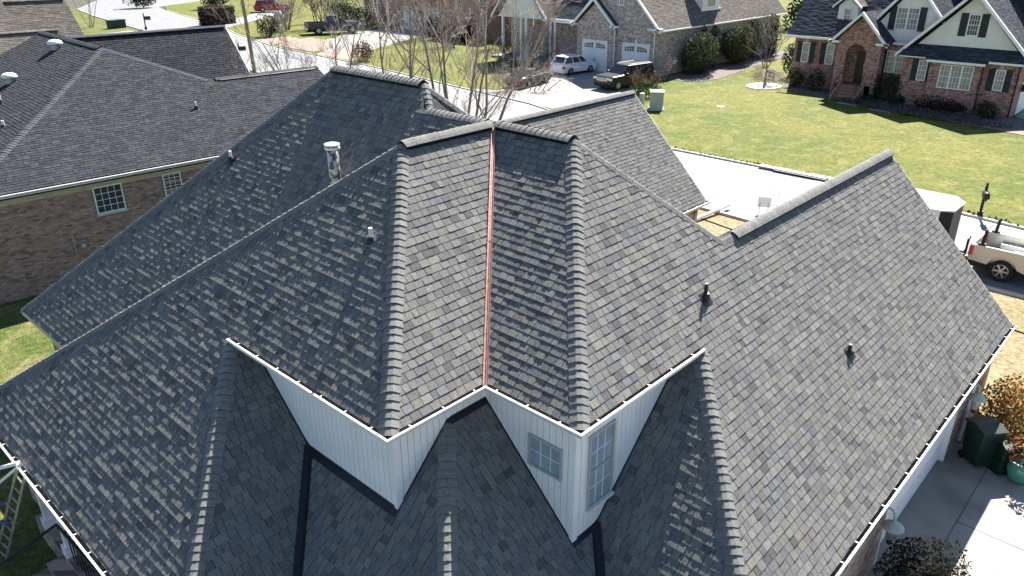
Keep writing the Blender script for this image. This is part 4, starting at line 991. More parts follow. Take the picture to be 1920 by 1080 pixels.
# porch
mroof([[V(56.4, 39.9, 7.2), V(56.4, 43.5, 7.2), V(53.3, 43.5, 4.75), V(53.3, 39.9, 4.75)]], 'porch_roof', pal=BLUEPAL)
mbox('porch_beam', 'trim', 53.15, 53.5, 40.3, 44.4, 4.4, 4.75); mbox('porch_floor', 'concrete', 53.2, 56.5, 40, 52, GZ, .35)
for y in (42.9, 43.5): 
    b = MB(); b.tube((53.4, y, .35), (53.4, y, 4.4), .13, .11, 12); mbuild(b, 'porch_column', 'trim')
b = MB(); b.prism([V(53.0, 44.2, 4.6), V(53.0, 50.6, 4.6), V(53.0, 47.4, 9.0)], (.2, 0, 0)); mbuild(b, 'gable', 'lapsiding')
for y in (46.5, 47.2, 49.9):
    b = MB(); b.box(53.0, 53.25, y, y+.25, .2, 4.6); mbuild(b, 'porch_column', 'trim')
A0, A1 = V(52.7, 47.4, 9.5), V(62, 47.4, 9.5)
mroof([[A0, A1, V(62, 43.4, 4.7), V(52.7, 43.4, 4.7)], [A0, A1, V(62, 51.4, 4.7), V(52.7, 51.4, 4.7)]]); mrake(52.55, 47.4, 9.55, 43.4, 4.7); mrake(52.55, 47.4, 9.55, 51.4, 4.7)
mroof([[V(60, 51, 11.5), V(60, 40, 11.5), V(56.4, 40, 7.2), V(56.4, 51, 7.2)]])
def mgar(x, y0, y1, z1, nm):
    b = MB(); b.box(x-.03, x, y0, y1, .1, z1)
    for i in range(4):
        for j in range(4): yy = y0+.1+(y1-y0-.2)*j/4; b.box(x-.042, x-.03, yy+.05, yy+(y1-y0-.2)/4-.05, .2+i*.62, .2+i*.62+.52)
    g = mbuild(b, 'garage_door', 'door_white')
    f = MB(); f.box(x-.06, x-.001, y0-.12, y0, .1, z1+.12); f.box(x-.06, x-.001, y1, y1+.12, .1, z1+.12); f.box(x-.06, x-.001, y0, y1, z1, z1+.12); o = f.build('door_frame', 'trim', None); o.parent = g
    for k in range(2):
        ya = y0+.18+k*(y1-y0)/2; yb = ya+(y1-y0)/2-.36; n = 8
        pts = [V(x-.0425, ya, z1-.62), V(x-.0425, yb, z1-.62)]+[V(x-.0425, yb+(ya-yb)*i/n, z1-.3+.16*math.sin(math.pi*(i/n*.5+.5*(1-k)*1.0 if k else i/n*.5+.5))) for i in range(n+1)]
        q = MB(); q.prism(pts, (-.006, 0, 0)); w1_ = q.build('door_window', 'glass', None); w1_.parent = g
        q = MB()
        for i in range(1, 4): yy = ya+(yb-ya)*i/4; q.box(x-.058, x-.049, yy-.015, yy+.015, z1-.62, z1-.18)
        q.box(x-.0575, x-.049, ya, yb, z1-.44, z1-.41); w2_ = q.build('glazing_bars', 'trim', None); w2_.parent = w1_
    h = MB()
    for s in (-.1, .1): h.box(x-.08, x-.042, (y0+y1)/2+s-.015, (y0+y1)/2+s+.015, 1.0, 1.35)
    o = h.build('handle', 'black', None); o.parent = g
mgar(53.2, 36.05, 38.95, 2.95, 1); mgar(53.5, 31.35, 34.25, 2.95, 2)
wv = window(None, (53.5, 35.05, 6.4), (0, -1, 0), 0, (-1, 0, 0), .6, 1.1, 2, 2, .07, .03, 'glass_curtain', depth=.05); setp(wv, mh)
b = MB(); b.box(53.44, 53.5, 32.7, 32.9, 3.12, 3.4); mbuild(b, 'keystone', 'trim')
for (x, y) in ((53.12, 35.1), (53.4, 30.72)):
    b = MB(); b.path([V(x-.35, y, 4.4), V(x, y, 4.1), V(x, y, .15)], .055, 6); mbuild(b, 'downspout', 'gutter')
# side dormer
b = MB(); b.prism([V(62.5, 31.2, 5.6), V(66.0, 31.2, 5.6), V(66.0, 31.2, 7.9), V(62.5, 31.2, 7.9)], (0, 3, 0)); mbuild(b, 'dormer', 'lapsiding')
mroof([[V(62.1, 34.2, 8.4), V(66.4, 34.2, 8.4), V(66.4, 30.8, 7.9), V(62.1, 30.8, 7.9)]], 'dormer_roof')
wv = window(None, (63.4, 31.2, 5.85), (1, 0, 0), 0, (0, -1, 0), 1.7, 1.5, 4, 2, .08, .03, 'glass_curtain', depth=.05); setp(wv, mh)
for (a, b_) in ((62.5, 0),):
    q = MB(); q.box(62.3, 66.2, 31.1, 31.19, 5.55, 5.7); mbuild(q, 'dormer_sill', 'trim')
#@@PART3
# ================================================================== VEHICLES
def paint(name, c, metal=.3, rough=.28): return mat(name, c, max(rough, .3), metal=metal, coat=.2, spec=.3)
def wheel(parent, x, y, r, wd, side, spokes=6):
    b = MB(); ax = V(0, side, 0)
    b.lathe((0, 0, 0), [(r*.62, -wd/2), (r*.93, -wd/2), (r, -wd*.35), (r, wd*.35), (r*.93, wd/2), (r*.64, wd/2), (r*.62, wd*.3)], 24, ax=ax)
    w_ = b.build('wheel', 'tyre', parent); w_.location = (x, y, r)
    b = MB(); b.lathe((0, 0, 0), [(r*.66, wd*.25), (r*.66, wd*.46), (r*.6, wd*.5), (r*.58, wd*.3)], 20, ax=ax)
    for i in range(spokes):
        a = 2*math.pi*i/spokes; d = V(math.cos(a), 0, math.sin(a)); t = V(-math.sin(a), 0, math.cos(a))
        b.obox(d*r*.08-t*r*.07+ax*wd*.34, d*r*.53, t*r*.14, ax*wd*.12)
    b.lathe((0, 0, 0), [(r*.16, wd*.34), (r*.14, wd*.5), (0.01, wd*.51)], 10, ax=ax)
    o = b.build('rim', 'rim', w_)
    b = MB(); b.lathe((0, 0, 0), [(r*.6, wd*.2), (r*.6, wd*.31), (.01, wd*.312)], 20, ax=ax); b.build('brake_disc', 'black', w_)
    return w_
def arch_pts(xc, r, z, n=10): return [(xc+r*math.cos(math.pi-math.pi*i/n), z+r*math.sin(math.pi-math.pi*i/n)) for i in range(n+1)]
def car(name, label, cat, loc, rz, pm, L=4.7, Wd=1.85, H=1.7, cl=.25, belt=1.0, hood=.98, wb=2.75, r=.35, front_oh=.92, ws=(.95, .35), rear=(-2.2, -1.9), splits=((.04, .36), (.4, .68), (.72, .95)), group=None, grille='black', rails=True, scale=1, chromegrille=False):
    t = empty(name, label, cat, loc, rz, group, scale)
    xf = L/2-front_oh; xr_ = xf-wb; ra = r*1.16
    P_ = [(-L/2+.08, cl)]+arch_pts(xr_, ra, cl)+arch_pts(xf, ra, cl)+[(L/2-.16, cl), (L/2-.02, cl+.2), (L/2, hood-.32), (L/2-.1, hood-.1), (L/2-.35, hood), (ws[0], belt+.05), (ws[0]-.1, belt), (rear[0]+.05, belt), (-L/2+.03, belt-.06), (-L/2, cl+.35)]
    b = MB(); b.prism([V(x, -Wd/2, z) for x, z in P_], (0, Wd, 0)); b.build('body', pm, t, bevel=.07)
    b = MB(); b.box(-L/2+.2, L/2-.2, -Wd/2+.12, Wd/2-.12, cl-.06, cl+.4); b.build('underbody', 'black', t)
    wb_, wt = Wd*.94/2, Wd*.76/2
    fb, ft = V(ws[0], 0, belt), V(ws[1], 0, H); rb_, rt = V(rear[0], 0, belt), V(rear[1], 0, H)
    c = lambda p, w_: (V(p[0], -w_, p[2]), V(p[0], w_, p[2]))
    fbR, fbL = c(fb, wb_); ftR, ftL = c(ft, wt); rbR, rbL = c(rb_, wb_); rtR, rtL = c(rt, wt)
    b = MB(); b.add([rbR, fbR, fbL, rbL, rtR, ftR, ftL, rtL], [(3, 2, 1, 0), (4, 5, 6, 7), (0, 1, 5, 4), (1, 2, 6, 5), (2, 3, 7, 6), (3, 0, 4, 7)]); b.build('cabin', pm, t, bevel=.05)
    def panel(nm, a, b_, c_, d_, f0, f1, g0, g1, m='carglass', out=.012):
        q = lambda f, g: (a*(1-f)+b_*f)*(1-g)+(d_*(1-f)+c_*f)*g
        n = nrm(np.cross(b_-a, d_-a)); pts = [q(f0, g0), q(f1, g0), q(f1, g1), q(f0, g1)]
        if n@(pts[0]-V(0, 0, belt)) < 0: n = -n
        m_ = MB(); m_.prism([p+n*out for p in pts], -n*.02); return m_.build(nm, m, t)
    for (f0, f1) in splits:
        panel('side_window', rbR, fbR, ftR, rtR, f0, f1, .1, .86); panel('side_window', rbL, fbL, ftL, rtL, f0, f1, .1, .86)
    panel('windshield', fbR, fbL, ftL, ftR, .05, .95, .06, .92); panel('rear_window', rbR, rbL, rtL, rtR, .08, .92, .15, .9)
    for s in (-1, 1):
        wheel(t, xf, s*(Wd/2-.12), r, .24, s); wheel(t, xr_, s*(Wd/2-.12), r, .24, s)
        b = MB(); b.box(L/2-.2, L/2-.015, min(s*(Wd/2-.38), s*(Wd/2+.005)), max(s*(Wd/2-.38), s*(Wd/2+.005)), hood-.34, hood-.14); b.build('headlight', 'clear_lens', t, bevel=.02)
        b = MB(); b.box(-L/2-.015, -L/2+.2, min(s*(Wd/2-.22), s*(Wd/2+.005)), max(s*(Wd/2-.22), s*(Wd/2+.005)), belt-.42, belt-.1); b.build('tail_light', 'red_lens', t, bevel=.02)
        b = MB(); b.box(ws[0]-.3, ws[0]-.1, min(s*(Wd/2-.02), s*(Wd/2+.2)), max(s*(Wd/2-.02), s*(Wd/2+.2)), belt+.02, belt+.2); b.build('mirror', pm, t, bevel=.03)
        if rails:
            b = MB(); b.path([V(rear[1]+.1, s*(wt-.1), H+.0), V(rear[1]+.2, s*(wt-.1), H+.06), V(ws[1]-.3, s*(wt-.1), H+.06), V(ws[1]-.15, s*(wt-.1), H)], .02, 5); b.build('roof_rail', 'chrome', t)
        for hx in (-.1, -1.1): b = MB(); b.box(hx-.1, hx+.1, min(s*Wd/2, s*(Wd/2+.03)), max(s*Wd/2, s*(Wd/2+.03)), belt-.16, belt-.12); b.build('door_handle', 'chrome', t)
    g = MB(); g.box(L/2-.06, L/2+.025, -Wd*.3, Wd*.3, hood-.42, hood-.12)
    go = g.build('grille', 'chrome' if chromegrille else grille, t, bevel=.02)
    if chromegrille:
        g = MB()
        for i in range(6): g.box(L/2+.02, L/2+.032, -Wd*.27, Wd*.27, hood-.4+i*.045, hood-.4+i*.045+.02)
        o = g.build('grille_bars', 'black', go)
    g = MB(); g.box(L/2-.08, L/2+.04, -Wd/2+.15, Wd/2-.15, cl+.02, cl+.16); g.build('bumper', 'black', t, bevel=.03)
    return t
PB_ = paint('black_car_paint', (.008, .009, .011), .1, .2); PWh = paint('white_car_paint', (.78, .79, .8), 0, .3); PD = paint('dark_grey_car_paint', (.03, .032, .036), .3)
PR = paint('red_car_paint', (.3, .012, .02), .2); PS = paint('champagne_truck_paint', (.52, .51, .48), .45, .3); PN = paint('dark_blue_truck_paint', (.03, .034, .045), .3)
GD = .112
car('parked_car', 'black full size SUV with a chrome grille facing the street by the right garage door', 'suv', (47.55, 29.75, GD), math.radians(172), PB_, L=5.9, Wd=2.12, H=1.98, cl=.32, belt=1.22, hood=1.2, wb=3.45, r=.42, front_oh=1.05, ws=(1.25, .55), rear=(-2.85, -2.6), splits=((.03, .3), (.34, .62), (.66, .96)), group='cars parked at the middle house', chromegrille=True)
car('parked_car', 'white crossover SUV nosed up to the left garage door', 'suv', (50.6, 38.1, GD), math.radians(-5), PWh, L=4.75, Wd=1.95, H=1.75, cl=.25, belt=1.08, hood=1.05, wb=2.8, r=.37, rear=(-2.3, -1.75), ws=(1.2, .3), group='cars parked at the middle house')
car('parked_car', 'dark sedan half hidden behind bare branches on the shared driveway', 'sedan', (42.6, 36.9, GD), math.radians(8), PD, L=4.9, Wd=1.9, H=1.5, cl=.2, belt=.95, hood=.9, wb=2.8, r=.34, rear=(-1.95, -1.05), ws=(1.05, .15), rails=False, splits=((.06, .46), (.5, .93)), group='cars parked at the middle house')
car('parked_car', 'red car parked far off on the drive behind the utility pole', 'car', (69.5, 124.5, .1), math.radians(-28), PR, L=4.8, Wd=1.9, H=1.6, scale=1.35, rails=False)
def pickup(name, label, loc, rz, pm, scale=1, rack=False):
    t = empty(name, label, 'pickup truck', loc, rz, 'pickup trucks', scale)
    L, Wd, cl, r = 5.85, 2.03, .42, .41; hood, belt, H, wb = 1.22, 1.2, 1.9, 3.65; xf = L/2-.98; xr_ = xf-wb; ra = r*1.2; cabr = -.72; zr = 1.22
    b = MB(); P_ = [(cabr, cl)]+arch_pts(xf, ra, cl)+[(L/2-.12, cl), (L/2, cl+.2), (L/2-.02, hood-.15), (L/2-.2, hood-.02), (1.35, hood+.06), (cabr, hood+.03)]
    b.prism([V(x, -Wd/2, z) for x, z in P_], (0, Wd, 0)); b.build('body', pm, t, bevel=.07)
    a, h = Wd/2*.94, Wd/2*.78
    b = MB(); b.add([V(cabr, -a, belt), V(1.3, -a, belt), V(1.3, a, belt), V(cabr, a, belt), V(cabr+.08, -h, H), V(.45, -h, H), V(.45, h, H), V(cabr+.08, h, H)], [(3, 2, 1, 0), (4, 5, 6, 7), (0, 1, 5, 4), (1, 2, 6, 5), (2, 3, 7, 6), (3, 0, 4, 7)]); b.build('cabin', pm, t, bevel=.06)
    for s in (-1, 1):
        for (x0, x1) in ((cabr+.12, .02), (.1, .88)):
            f = lambda x, z: V(x-(0 if z < 1.5 else .0), s*(a+(h-a)*(z-belt)/(H-belt)+.012), z)
            xt = min(x1, .4) if x1 > .5 else x1
            m_ = MB(); m_.prism([f(x0, belt+.08), f(x1, belt+.08), f(xt, H-.1), f(x0+.04, H-.1)], (0, -s*.02, 0)); m_.build('side_window', 'carglass', t)
    m_ = MB(); q = lambda y, g: V(1.3-.85*g+.012, y, belt+(H-belt)*g); m_.prism([q(-a*.9, .06), q(a*.9, .06), q(h*.9, .92), q(-h*.9, .92)], (-.02, 0, 0)); m_.build('windshield', 'carglass', t)
    m_ = MB(); m_.box(cabr-.005+.03, cabr+.05, -h*.85, h*.85, belt+.12, H-.12); m_.build('rear_window', 'carglass', t)
    be = -L/2+.06
    for s in (-1, 1):
        bed = MB()
        P_ = [(be, cl+.18)]+arch_pts(xr_, ra, cl)[1:-1]+[(cabr-.03, cl), (cabr-.03, zr), (be, zr)]
        P_[1:1] = [(xr_-ra, cl+.12)]
        bed.prism([V(x, s*(Wd/2), z) for x, z in P_], (0, -s*.1, 0)); bed.build('bed_side', pm, t, bevel=.025)
    b = MB(); b.box(be, be+.09, -Wd/2+.1, Wd/2-.1, .62, zr-.02); b.build('tailgate', pm, t, bevel=.02)
    b = MB(); b.box(be+.09, cabr-.03, -Wd/2+.1, Wd/2-.1, .62, .68); b.build('bed_floor', 'utility', t)
    for s in (-1, 1):
        b = MB(); b.box(xr_-.5, xr_+.5, min(s*.62, s*.915), max(s*.62, s*.915), .68, .92); b.build('wheel_well', pm, t, bevel=.03)
        wheel(t, xf, s*(Wd/2-.13), r, .27, s); wheel(t, xr_, s*(Wd/2-.13), r, .27, s)
        b = MB(); b.box(be-.015, be+.14, min(s*(Wd/2-.16), s*(Wd/2+.012)), max(s*(Wd/2-.16), s*(Wd/2+.012)), .78, 1.14); b.build('tail_light', 'red_lens', t, bevel=.015)
        b = MB(); b.box(L/2-.2, L/2+.005, min(s*(Wd/2-.4), s*(Wd/2+.005)), max(s*(Wd/2-.4), s*(Wd/2+.005)), .88, 1.1); b.build('headlight', 'clear_lens', t, bevel=.02)
        b = MB(); b.box(1.0, 1.2, min(s*Wd/2, s*(Wd/2+.24)), max(s*Wd/2, s*(Wd/2+.24)), belt+.02, belt+.25); b.build('mirror', 'black', t, bevel=.03)
    b = MB(); b.box(be-.14, be+.02, -Wd/2+.05, Wd/2-.05, .5, .68); b.build('bumper', 'black' if rack else 'chrome', t, bevel=.03)
    b = MB(); b.box(be, L/2-.3, -.8, .8, cl-.12, cl+.2); b.build('underbody', 'black', t)
    g = MB(); g.box(L/2-.05, L/2+.02, -.62, .62, .72, 1.1); g.build('grille', 'chrome', t, bevel=.02)
    if rack:
        for x in (be+.35, cabr-.2):
            for s in (-1, 1): rk_ = MB(); rk_.obox(V(x-.05, s*(Wd/2-.1)-.04, zr-.02), V(.1, 0, 0), V(0, .08, 0), V(.05, 0, .62)); rk_.box(x-.13, x+.13, s*(Wd/2-.1)-.06, s*(Wd/2-.1)+.06, zr, zr+.06); rk_.build('rack_post', 'black', t)
        rk_ = MB(); rk_.tube(V(be+.4, -Wd/2+.1, zr+.6), V(be+.4, Wd/2-.1, zr+.6), .012, n=5); rk_.build('rack_strap', 'black', t)
        b = MB(); b.box(be+.5, be+1.3, -.6, -.2, .69, .85); b.box(be+1.2, be+1.6, .1, .5, .69, .8); b.build('tool_roll', 'pvc', t)
        b = MB(); b.box(be-.35, be-.1, -.05, .05, .4, .48); b.lathe((be-.35, 0, .48), [(.03, 0), (.045, .05), (.02, .09)], 10); b.build('tow_hitch', 'black', t)
    return t
pickup('parked_truck', 'champagne pickup with an open bed and black rack posts at the right edge', (22.85, -7.75, .01), math.radians(-91), PS, 1.05, True)
pickup('parked_truck', 'dark pickup far behind the bare trees, side on across a pink paver drive', (55.6, 85.6, .11), math.radians(-24), PN, 1.3)
# ---- trailer
tr_ = empty('cargo_trailer', 'white enclosed trailer with a black front beside the champagne pickup', 'trailer', (22.75, -3.4, 0))
b = MB(); b.prism([V(-1.12, 0, .45), V(1.22, 0, .45), V(1.22, 4.2, .45), V(-1.12, 4.2, .45)], (0, 0, 1.9)); b.build('body', PWh, tr_)
b = MB(); b.prism([V(-1.16, .0, 2.352), V(-.85, -.5, 2.352), V(.6, -.5, 2.352), V(1.26, .0, 2.352), V(1.26, 4.24, 2.352), V(-1.16, 4.24, 2.352)], (0, 0, .06)); b.build('roof', PWh, tr_)
b = MB(); b.prism([V(-1.12, -.001, .45), V(-.82, -.46, .45), V(.58, -.46, .45), V(1.22, -.001, .45)], (0, 0, 1.9)); b.build('nose', mat('black_trailer_front', (.01, .01, .011), .5, noise=.2, scale=3), tr_)
b = MB()
for (x, y) in ((-1.12, .0), (1.22, .0)): b.box(x-.04, x+.04, y-.05, y+.05, .45, 2.35)
b.build('corner_trim', 'pvc', tr_)
b = MB(); b.obox(V(-.5, -.3, .45), V(.45, -1.0, 0), V(.08, 0, 0), V(0, 0, .1)); b.obox(V(.5, -.3, .45), V(-.5, -1.0, 0), V(-.08, 0, 0), V(0, 0, .1)); b.box(-.06, .06, -1.5, -1.2, .44, .56); b.build('tongue', 'black', tr_)
b = MB(); b.tube((.0, -1.05, .25), (0, -1.05, 1.15), .045, n=8); b.path([V(0, -1.05, 1.15), V(-.12, -1.12, 1.2), V(-.16, -1.12, 1.35)], .02, 5); b.build('jack', 'black', tr_)
for y in (1.7, 2.5):
    for s, x in ((-1, -1.15), (1, 1.25)): wheel(tr_, x-s*.05, y, .34, .2, s)

# ================================================================== STREET FURNITURE
def mailbox(label, loc, rz, s=1):
    t = empty('mailbox', label, 'mailbox', loc, rz, 'black post mailboxes', s)
    b = MB(); b.box(-.05, .05, -.05, .05, 0, 1.35); b.lathe((0, 0, 1.35), [(.05, 0), (.035, .04), (.06, .08), (.01, .15)], 10); b.box(-.1, .1, -.1, .1, 0, .25); b.build('post', 'black', t)
    b = MB(); b.box(.02, .55, -.03, .03, .84, .9); b.build('arm', 'black', t)
    n = 8; pr = [V(.0, -.11, .92), V(.0, .11, .92)]+[V(0, .11*math.cos(math.pi*i/n), 1.08+.11*math.sin(math.pi*i/n)) for i in range(n+1)]
    b = MB(); b.prism(pr, (.55, 0, 0)); b.build('box', 'black', t)
    b = MB(); b.box(.2, .23, .111, .125, 1.0, 1.2); b.build('flag', 'red_lens', t); return t
mailbox('black mailbox on a curled post at the lawn corner above the pickup', (29.75, -3.35, .05), math.radians(200), 1.12)
mailbox('black mailbox far along the street, above the rear ridge of the left house', (40.3, 111.5, 0), math.radians(-20), 1.6)
mailbox('black mailbox at the gable edge of the left house beside the utility pole', (32.7, 70.5, 0), math.radians(-20), 1.35)
pole = empty('utility_pole', 'weathered wooden pole rising behind the left neighbour roof', 'pole', (29.55, 62.1, 0))
b = MB(); b.tube((0, 0, -.2), (-.3, .35, 13), .19, .14, 10); b.build('shaft', 'wood', pole, True)
b = MB(); b.obox(V(-1.2-.28, 1.2+.3, 12.2), V(2.4, -2.4, 0), V(.08, .08, 0), V(0, 0, .12)); b.build('crossarm', 'wood', pole)
tf = empty('transformer_box', 'pale green utility cabinet standing on the lawn past the front ridge', 'utility box', (40.9, 22.1, .1), math.radians(35))
b = MB(); b.box(-.55, .55, -.5, .5, 0, 1.3); b.build('cabinet', 'utility', tf, bevel=.05)
b = MB(); b.box(-.6, .6, -.55, .55, 1.3, 1.42); b.build('lid', 'utility', tf, bevel=.03); b = MB(); b.box(-.65, .65, -.6, .6, -.02, .08); b.build('pad', 'kerb', tf)
b = MB(); b.box(-.02, .02, -.515, -.5, .1, 1.2); b.build('door_seam', 'black', tf)
pd = empty('utility_pedestal', 'slim pale green pedestal between the round shrubs and the cabinet', 'utility box', (41.6, 23.9, .1))
b = MB(); b.tube((0, 0, 0), (0, 0, .85), .2, .2, 10); b.lathe((0, 0, .85), [(.22, 0), (.2, .06), (.05, .1)], 10); b.build('shell', 'utility', pd)
gb = empty('utility_box', 'small dark green box on the verge beside the far street', 'utility box', (38.4, 117.3, 0), .3)
b = MB(); b.box(-1.2, 1.2, -.7, .7, 0, 1.1); b.build('cabinet', 'greenplastic', gb, bevel=.08); b = MB(); b.box(-1.25, 1.25, -.75, .75, 1.1, 1.2); b.build('lid', 'greenplastic', gb)
sp_ = empty('valve_cover', 'white round valve cover lying in the lawn', 'cover', (45.1, 18.8, .1)); b = MB(); b.lathe((0, 0, 0), [(.32, 0), (.3, .05), (.1, .07)], 14); b.build('lid', 'pvc', sp_)
dn = empty('storm_drain', 'dark storm drain opening in the far kerb', 'drain', (30.75, 6.1, 0)); b = MB(); b.box(-.14, .05, -1.6, 1.4, .02, .115); b.build('opening', 'black', dn)
b = MB(); b.box(-.0, .5, -2.6, 2.4, .125, .16); b.build('slab', 'kerb', dn)
ys = empty('yard_sign', 'small white yard sign seen from behind near the street', 'sign', (23.3, 4.5, 0), math.radians(118))
b = MB(); b.box(-.3, .3, -.01, .01, .35, .85); b.build('panel', 'pvc', ys); b = MB()
for x in (-.2, .2): b.tube((x, 0.02, 0), (x, .02, .6), .01, n=4)
b.build('stake', 'galv', ys)
yw_ = empty('wire_stand', 'bare wire sign stand beside the white yard sign', 'sign stand', (24.2, 4.35, 0), math.radians(125))
b = MB()
for x in (-.14, .14): b.path([V(x, 0, 0), V(x*.4, 0, .5), V(x, 0, .75), V(x*.9, 0, 1.1)], .012, 4)
b.tube((-.14, 0, .25), (.14, 0, .25), .012, n=4); b.build('frame', 'pvc', yw_)
for lb, a, c in (('white length of gutter lying on the dry grass at the kerb', V(19.9, 6.25, .06), V(2.95, -.25, .12)),):
    t = empty('gutter_length', lb, 'gutter length', tuple(a)); b = MB(); b.obox(V(0, 0, 0), c, V(0, .02, 0), V(0, 0, .12)); b.obox(V(0, 0.02, 0), c, V(0, .1, 0), V(0, 0, .02)); b.obox(V(0, .12, 0), c, V(0, .02, 0), V(0, 0, .12)); b.build('channel', 'gutter', t)
    b = MB(); b.obox(V(.1, -.05, -.06), V(.1, 0, 0), V(0, .3, 0), V(0, 0, .06)); b.build('block', 'wood', t)

# ---- wall lanterns on the own garage
def lantern(label, x, z):
    t = empty('wall_lantern', label, 'lantern', (x, yw, z), group='gooseneck lanterns on the garage wall', scale=1.25)
    b = MB(); b.lathe((0, 0, 0), [(.07, 0), (.07, .03)], 12, ax=(0, -1, 0)); pts = [V(0, -.03-.1*(1-math.cos(a)), .0+.16*math.sin(a)) for a in [i*math.pi/8 for i in range(9)]]; b.path(pts+[V(0, -.23, -.05)], .018, 7); b.build('gooseneck', 'utility', t, True)
    b = MB(); b.lathe((0, -.23, -.16), [(.17, 0), (.165, .02), (.1, .07), (.04, .12), (.02, .14)], 16); b.build('shade', 'utility', t, True)
    b = MB(); b.lathe((0, -.23, -.42), [(.03, 0), (.075, .06), (.085, .2), (.08, .26)], 12); b.build('globe', 'glass_curtain', t, True)
    b = MB(); b.lathe((0, -.23, -.5), [(.02, 0), (.05, .04), (.03, .08)], 8); b.build('finial', 'black', t); return t
lantern('gooseneck wall lantern on the near brick pier of the garage', 2.8, 1.78); lantern('gooseneck wall lantern on the far brick pier above the bins', 8.62, 2.02)
# ---- bins, pot
def bin_(label, loc, rz, w_, d_, h, group='dark green bins by the garage'):
    t = empty('wheelie_bin', label, 'bin', loc, rz, group)
    b = MB(); b.add([V(-w_*.42, -d_*.4, .08), V(w_*.42, -d_*.4, .08), V(w_*.42, d_*.4, .08), V(-w_*.42, d_*.4, .08), V(-w_/2, -d_/2, h), V(w_/2, -d_/2, h), V(w_/2, d_/2, h), V(-w_/2, d_/2, h)], [(3, 2, 1, 0), (4, 5, 6, 7), (0, 1, 5, 4), (1, 2, 6, 5), (2, 3, 7, 6), (3, 0, 4, 7)]); b.build('body', 'greenplastic', t, bevel=.04)
    b = MB(); b.prism([V(-w_/2-.03, -d_/2-.04, h), V(-w_/2-.03, d_/2+.03, h), V(-w_/2-.03, d_/2+.03, h+.05), V(-w_/2-.03, 0, h+.11), V(-w_/2-.03, -d_/2-.04, h+.04)], (w_+.06, 0, 0)); b.build('lid', 'greenplastic', t, bevel=.02)
    b = MB(); b.tube(V(-w_*.4, d_/2+.06, h-.05), V(w_*.4, d_/2+.06, h-.05), .02, n=6); b.build('handle', 'black', t)
    for s in (-1, 1):
        b = MB(); b.lathe((s*w_*.4, d_*.4, .1), [(.1, -.03), (.1, .03)], 12, ax=(1, 0, 0)); b.build('wheel', 'black', t)
    return t
bin_('large dark green wheelie bin against the garage pier', (8.75, -8.45, .012), math.radians(-40), .62, .68, 1.08)
bt = empty('recycling_tub', 'low dark green crate between the wheelie bin and the glazed pot', 'crate', (8.78, -8.98, .012), math.radians(-40))
b = MB(); b.box(-.24, .24, -.2, .2, 0, .36); b.build('tub', 'greenplastic', bt, bevel=.03); b = MB(); b.box(-.26, .26, -.22, .22, .36, .42); b.build('rim', 'greenplastic', bt, bevel=.02)
b = MB(); b.box(-.24, .24, -.22, .2, .42, .78); b.build('upper_tub', 'greenplastic', bt, bevel=.03)
pt = empty('plant_pot', 'green glazed pot with a reddish plant beside the bins', 'pot', (8.62, -9.38, .012))
b = MB(); b.lathe((0, 0, 0), [(.17, 0), (.24, .12), (.29, .3), (.29, .42), (.26, .5), (.3, .55), (.3, .6), (.25, .6), (.24, .5)], 20); b.build('vessel', 'greenglaze', pt, True)
leaves(.42, .42, .38, 260, .06, [(.16, .06, .03), (.2, .1, .05), (.1, .07, .03)], .85, 11).build('plant', 'leaf', pt)
shrub('bush', 'large bush with russet and green leaves beyond the bins at the garage corner', (10.3, -9.05, 0), 1.05, 1.15, .95, 5200, .05, ((.4, .2, .06), (.44, .27, .09), (.14, .15, .04), (.36, .17, .06), (.3, .13, .05), (.16, .15, .05)), seed=21)
shrub('bush', 'dark clipped bush at the lower right beside the near lantern', (2.75, -8.85, 0), .85, .8, .72, 5200, .036, ((.022, .026, .016), (.035, .033, .022), (.016, .02, .013), (.04, .028, .02)), seed=22)
# ---- ladder and person at the left eave
LD = [(V(-9.16, 6.2, 0), V(-8.585, 4.5, 2.85)), (V(-9.1, 5.8, 0), V(-8.585, 4.08, 2.85))]
ld = empty('extension_ladder', 'aluminium extension ladder leaning on the left eave gutter', 'ladder', (-9.1, 6.0, 0))
for a, c in LD:
    b = MB(); b.obox(a-V(.02, .035, 0), c-a, V(.03, 0, .0), V(0, .075, .04)); o = b.build('rail', 'alum', None); setp(o, ld)
for i in range(9):
    f = .06+i*.108; b = MB(); b.tube(LD[0][0]*(1-f)+LD[0][1]*f, LD[1][0]*(1-f)+LD[1][1]*f, .018, n=6); o = b.build('rung', 'alum', None); setp(o, ld)
for lb, a, c in (('white downspout length resting on the left gutter, upper of two', V(-8.56, 4.72, 2.80), V(-9.75, 9.9, .06)), ('white downspout length resting on the left gutter, lower of two', V(-8.56, 4.62, 2.79), V(-9.75, 7.85, .06))):
    t = empty('downspout_length', lb, 'downspout', tuple(c)); b = MB(); d = c-a; b.obox(a-c, d, nrm(np.cross(d, V(0, 0, 1)))*.09, V(0, 0, .07)); b.build('pipe', 'gutter', t)
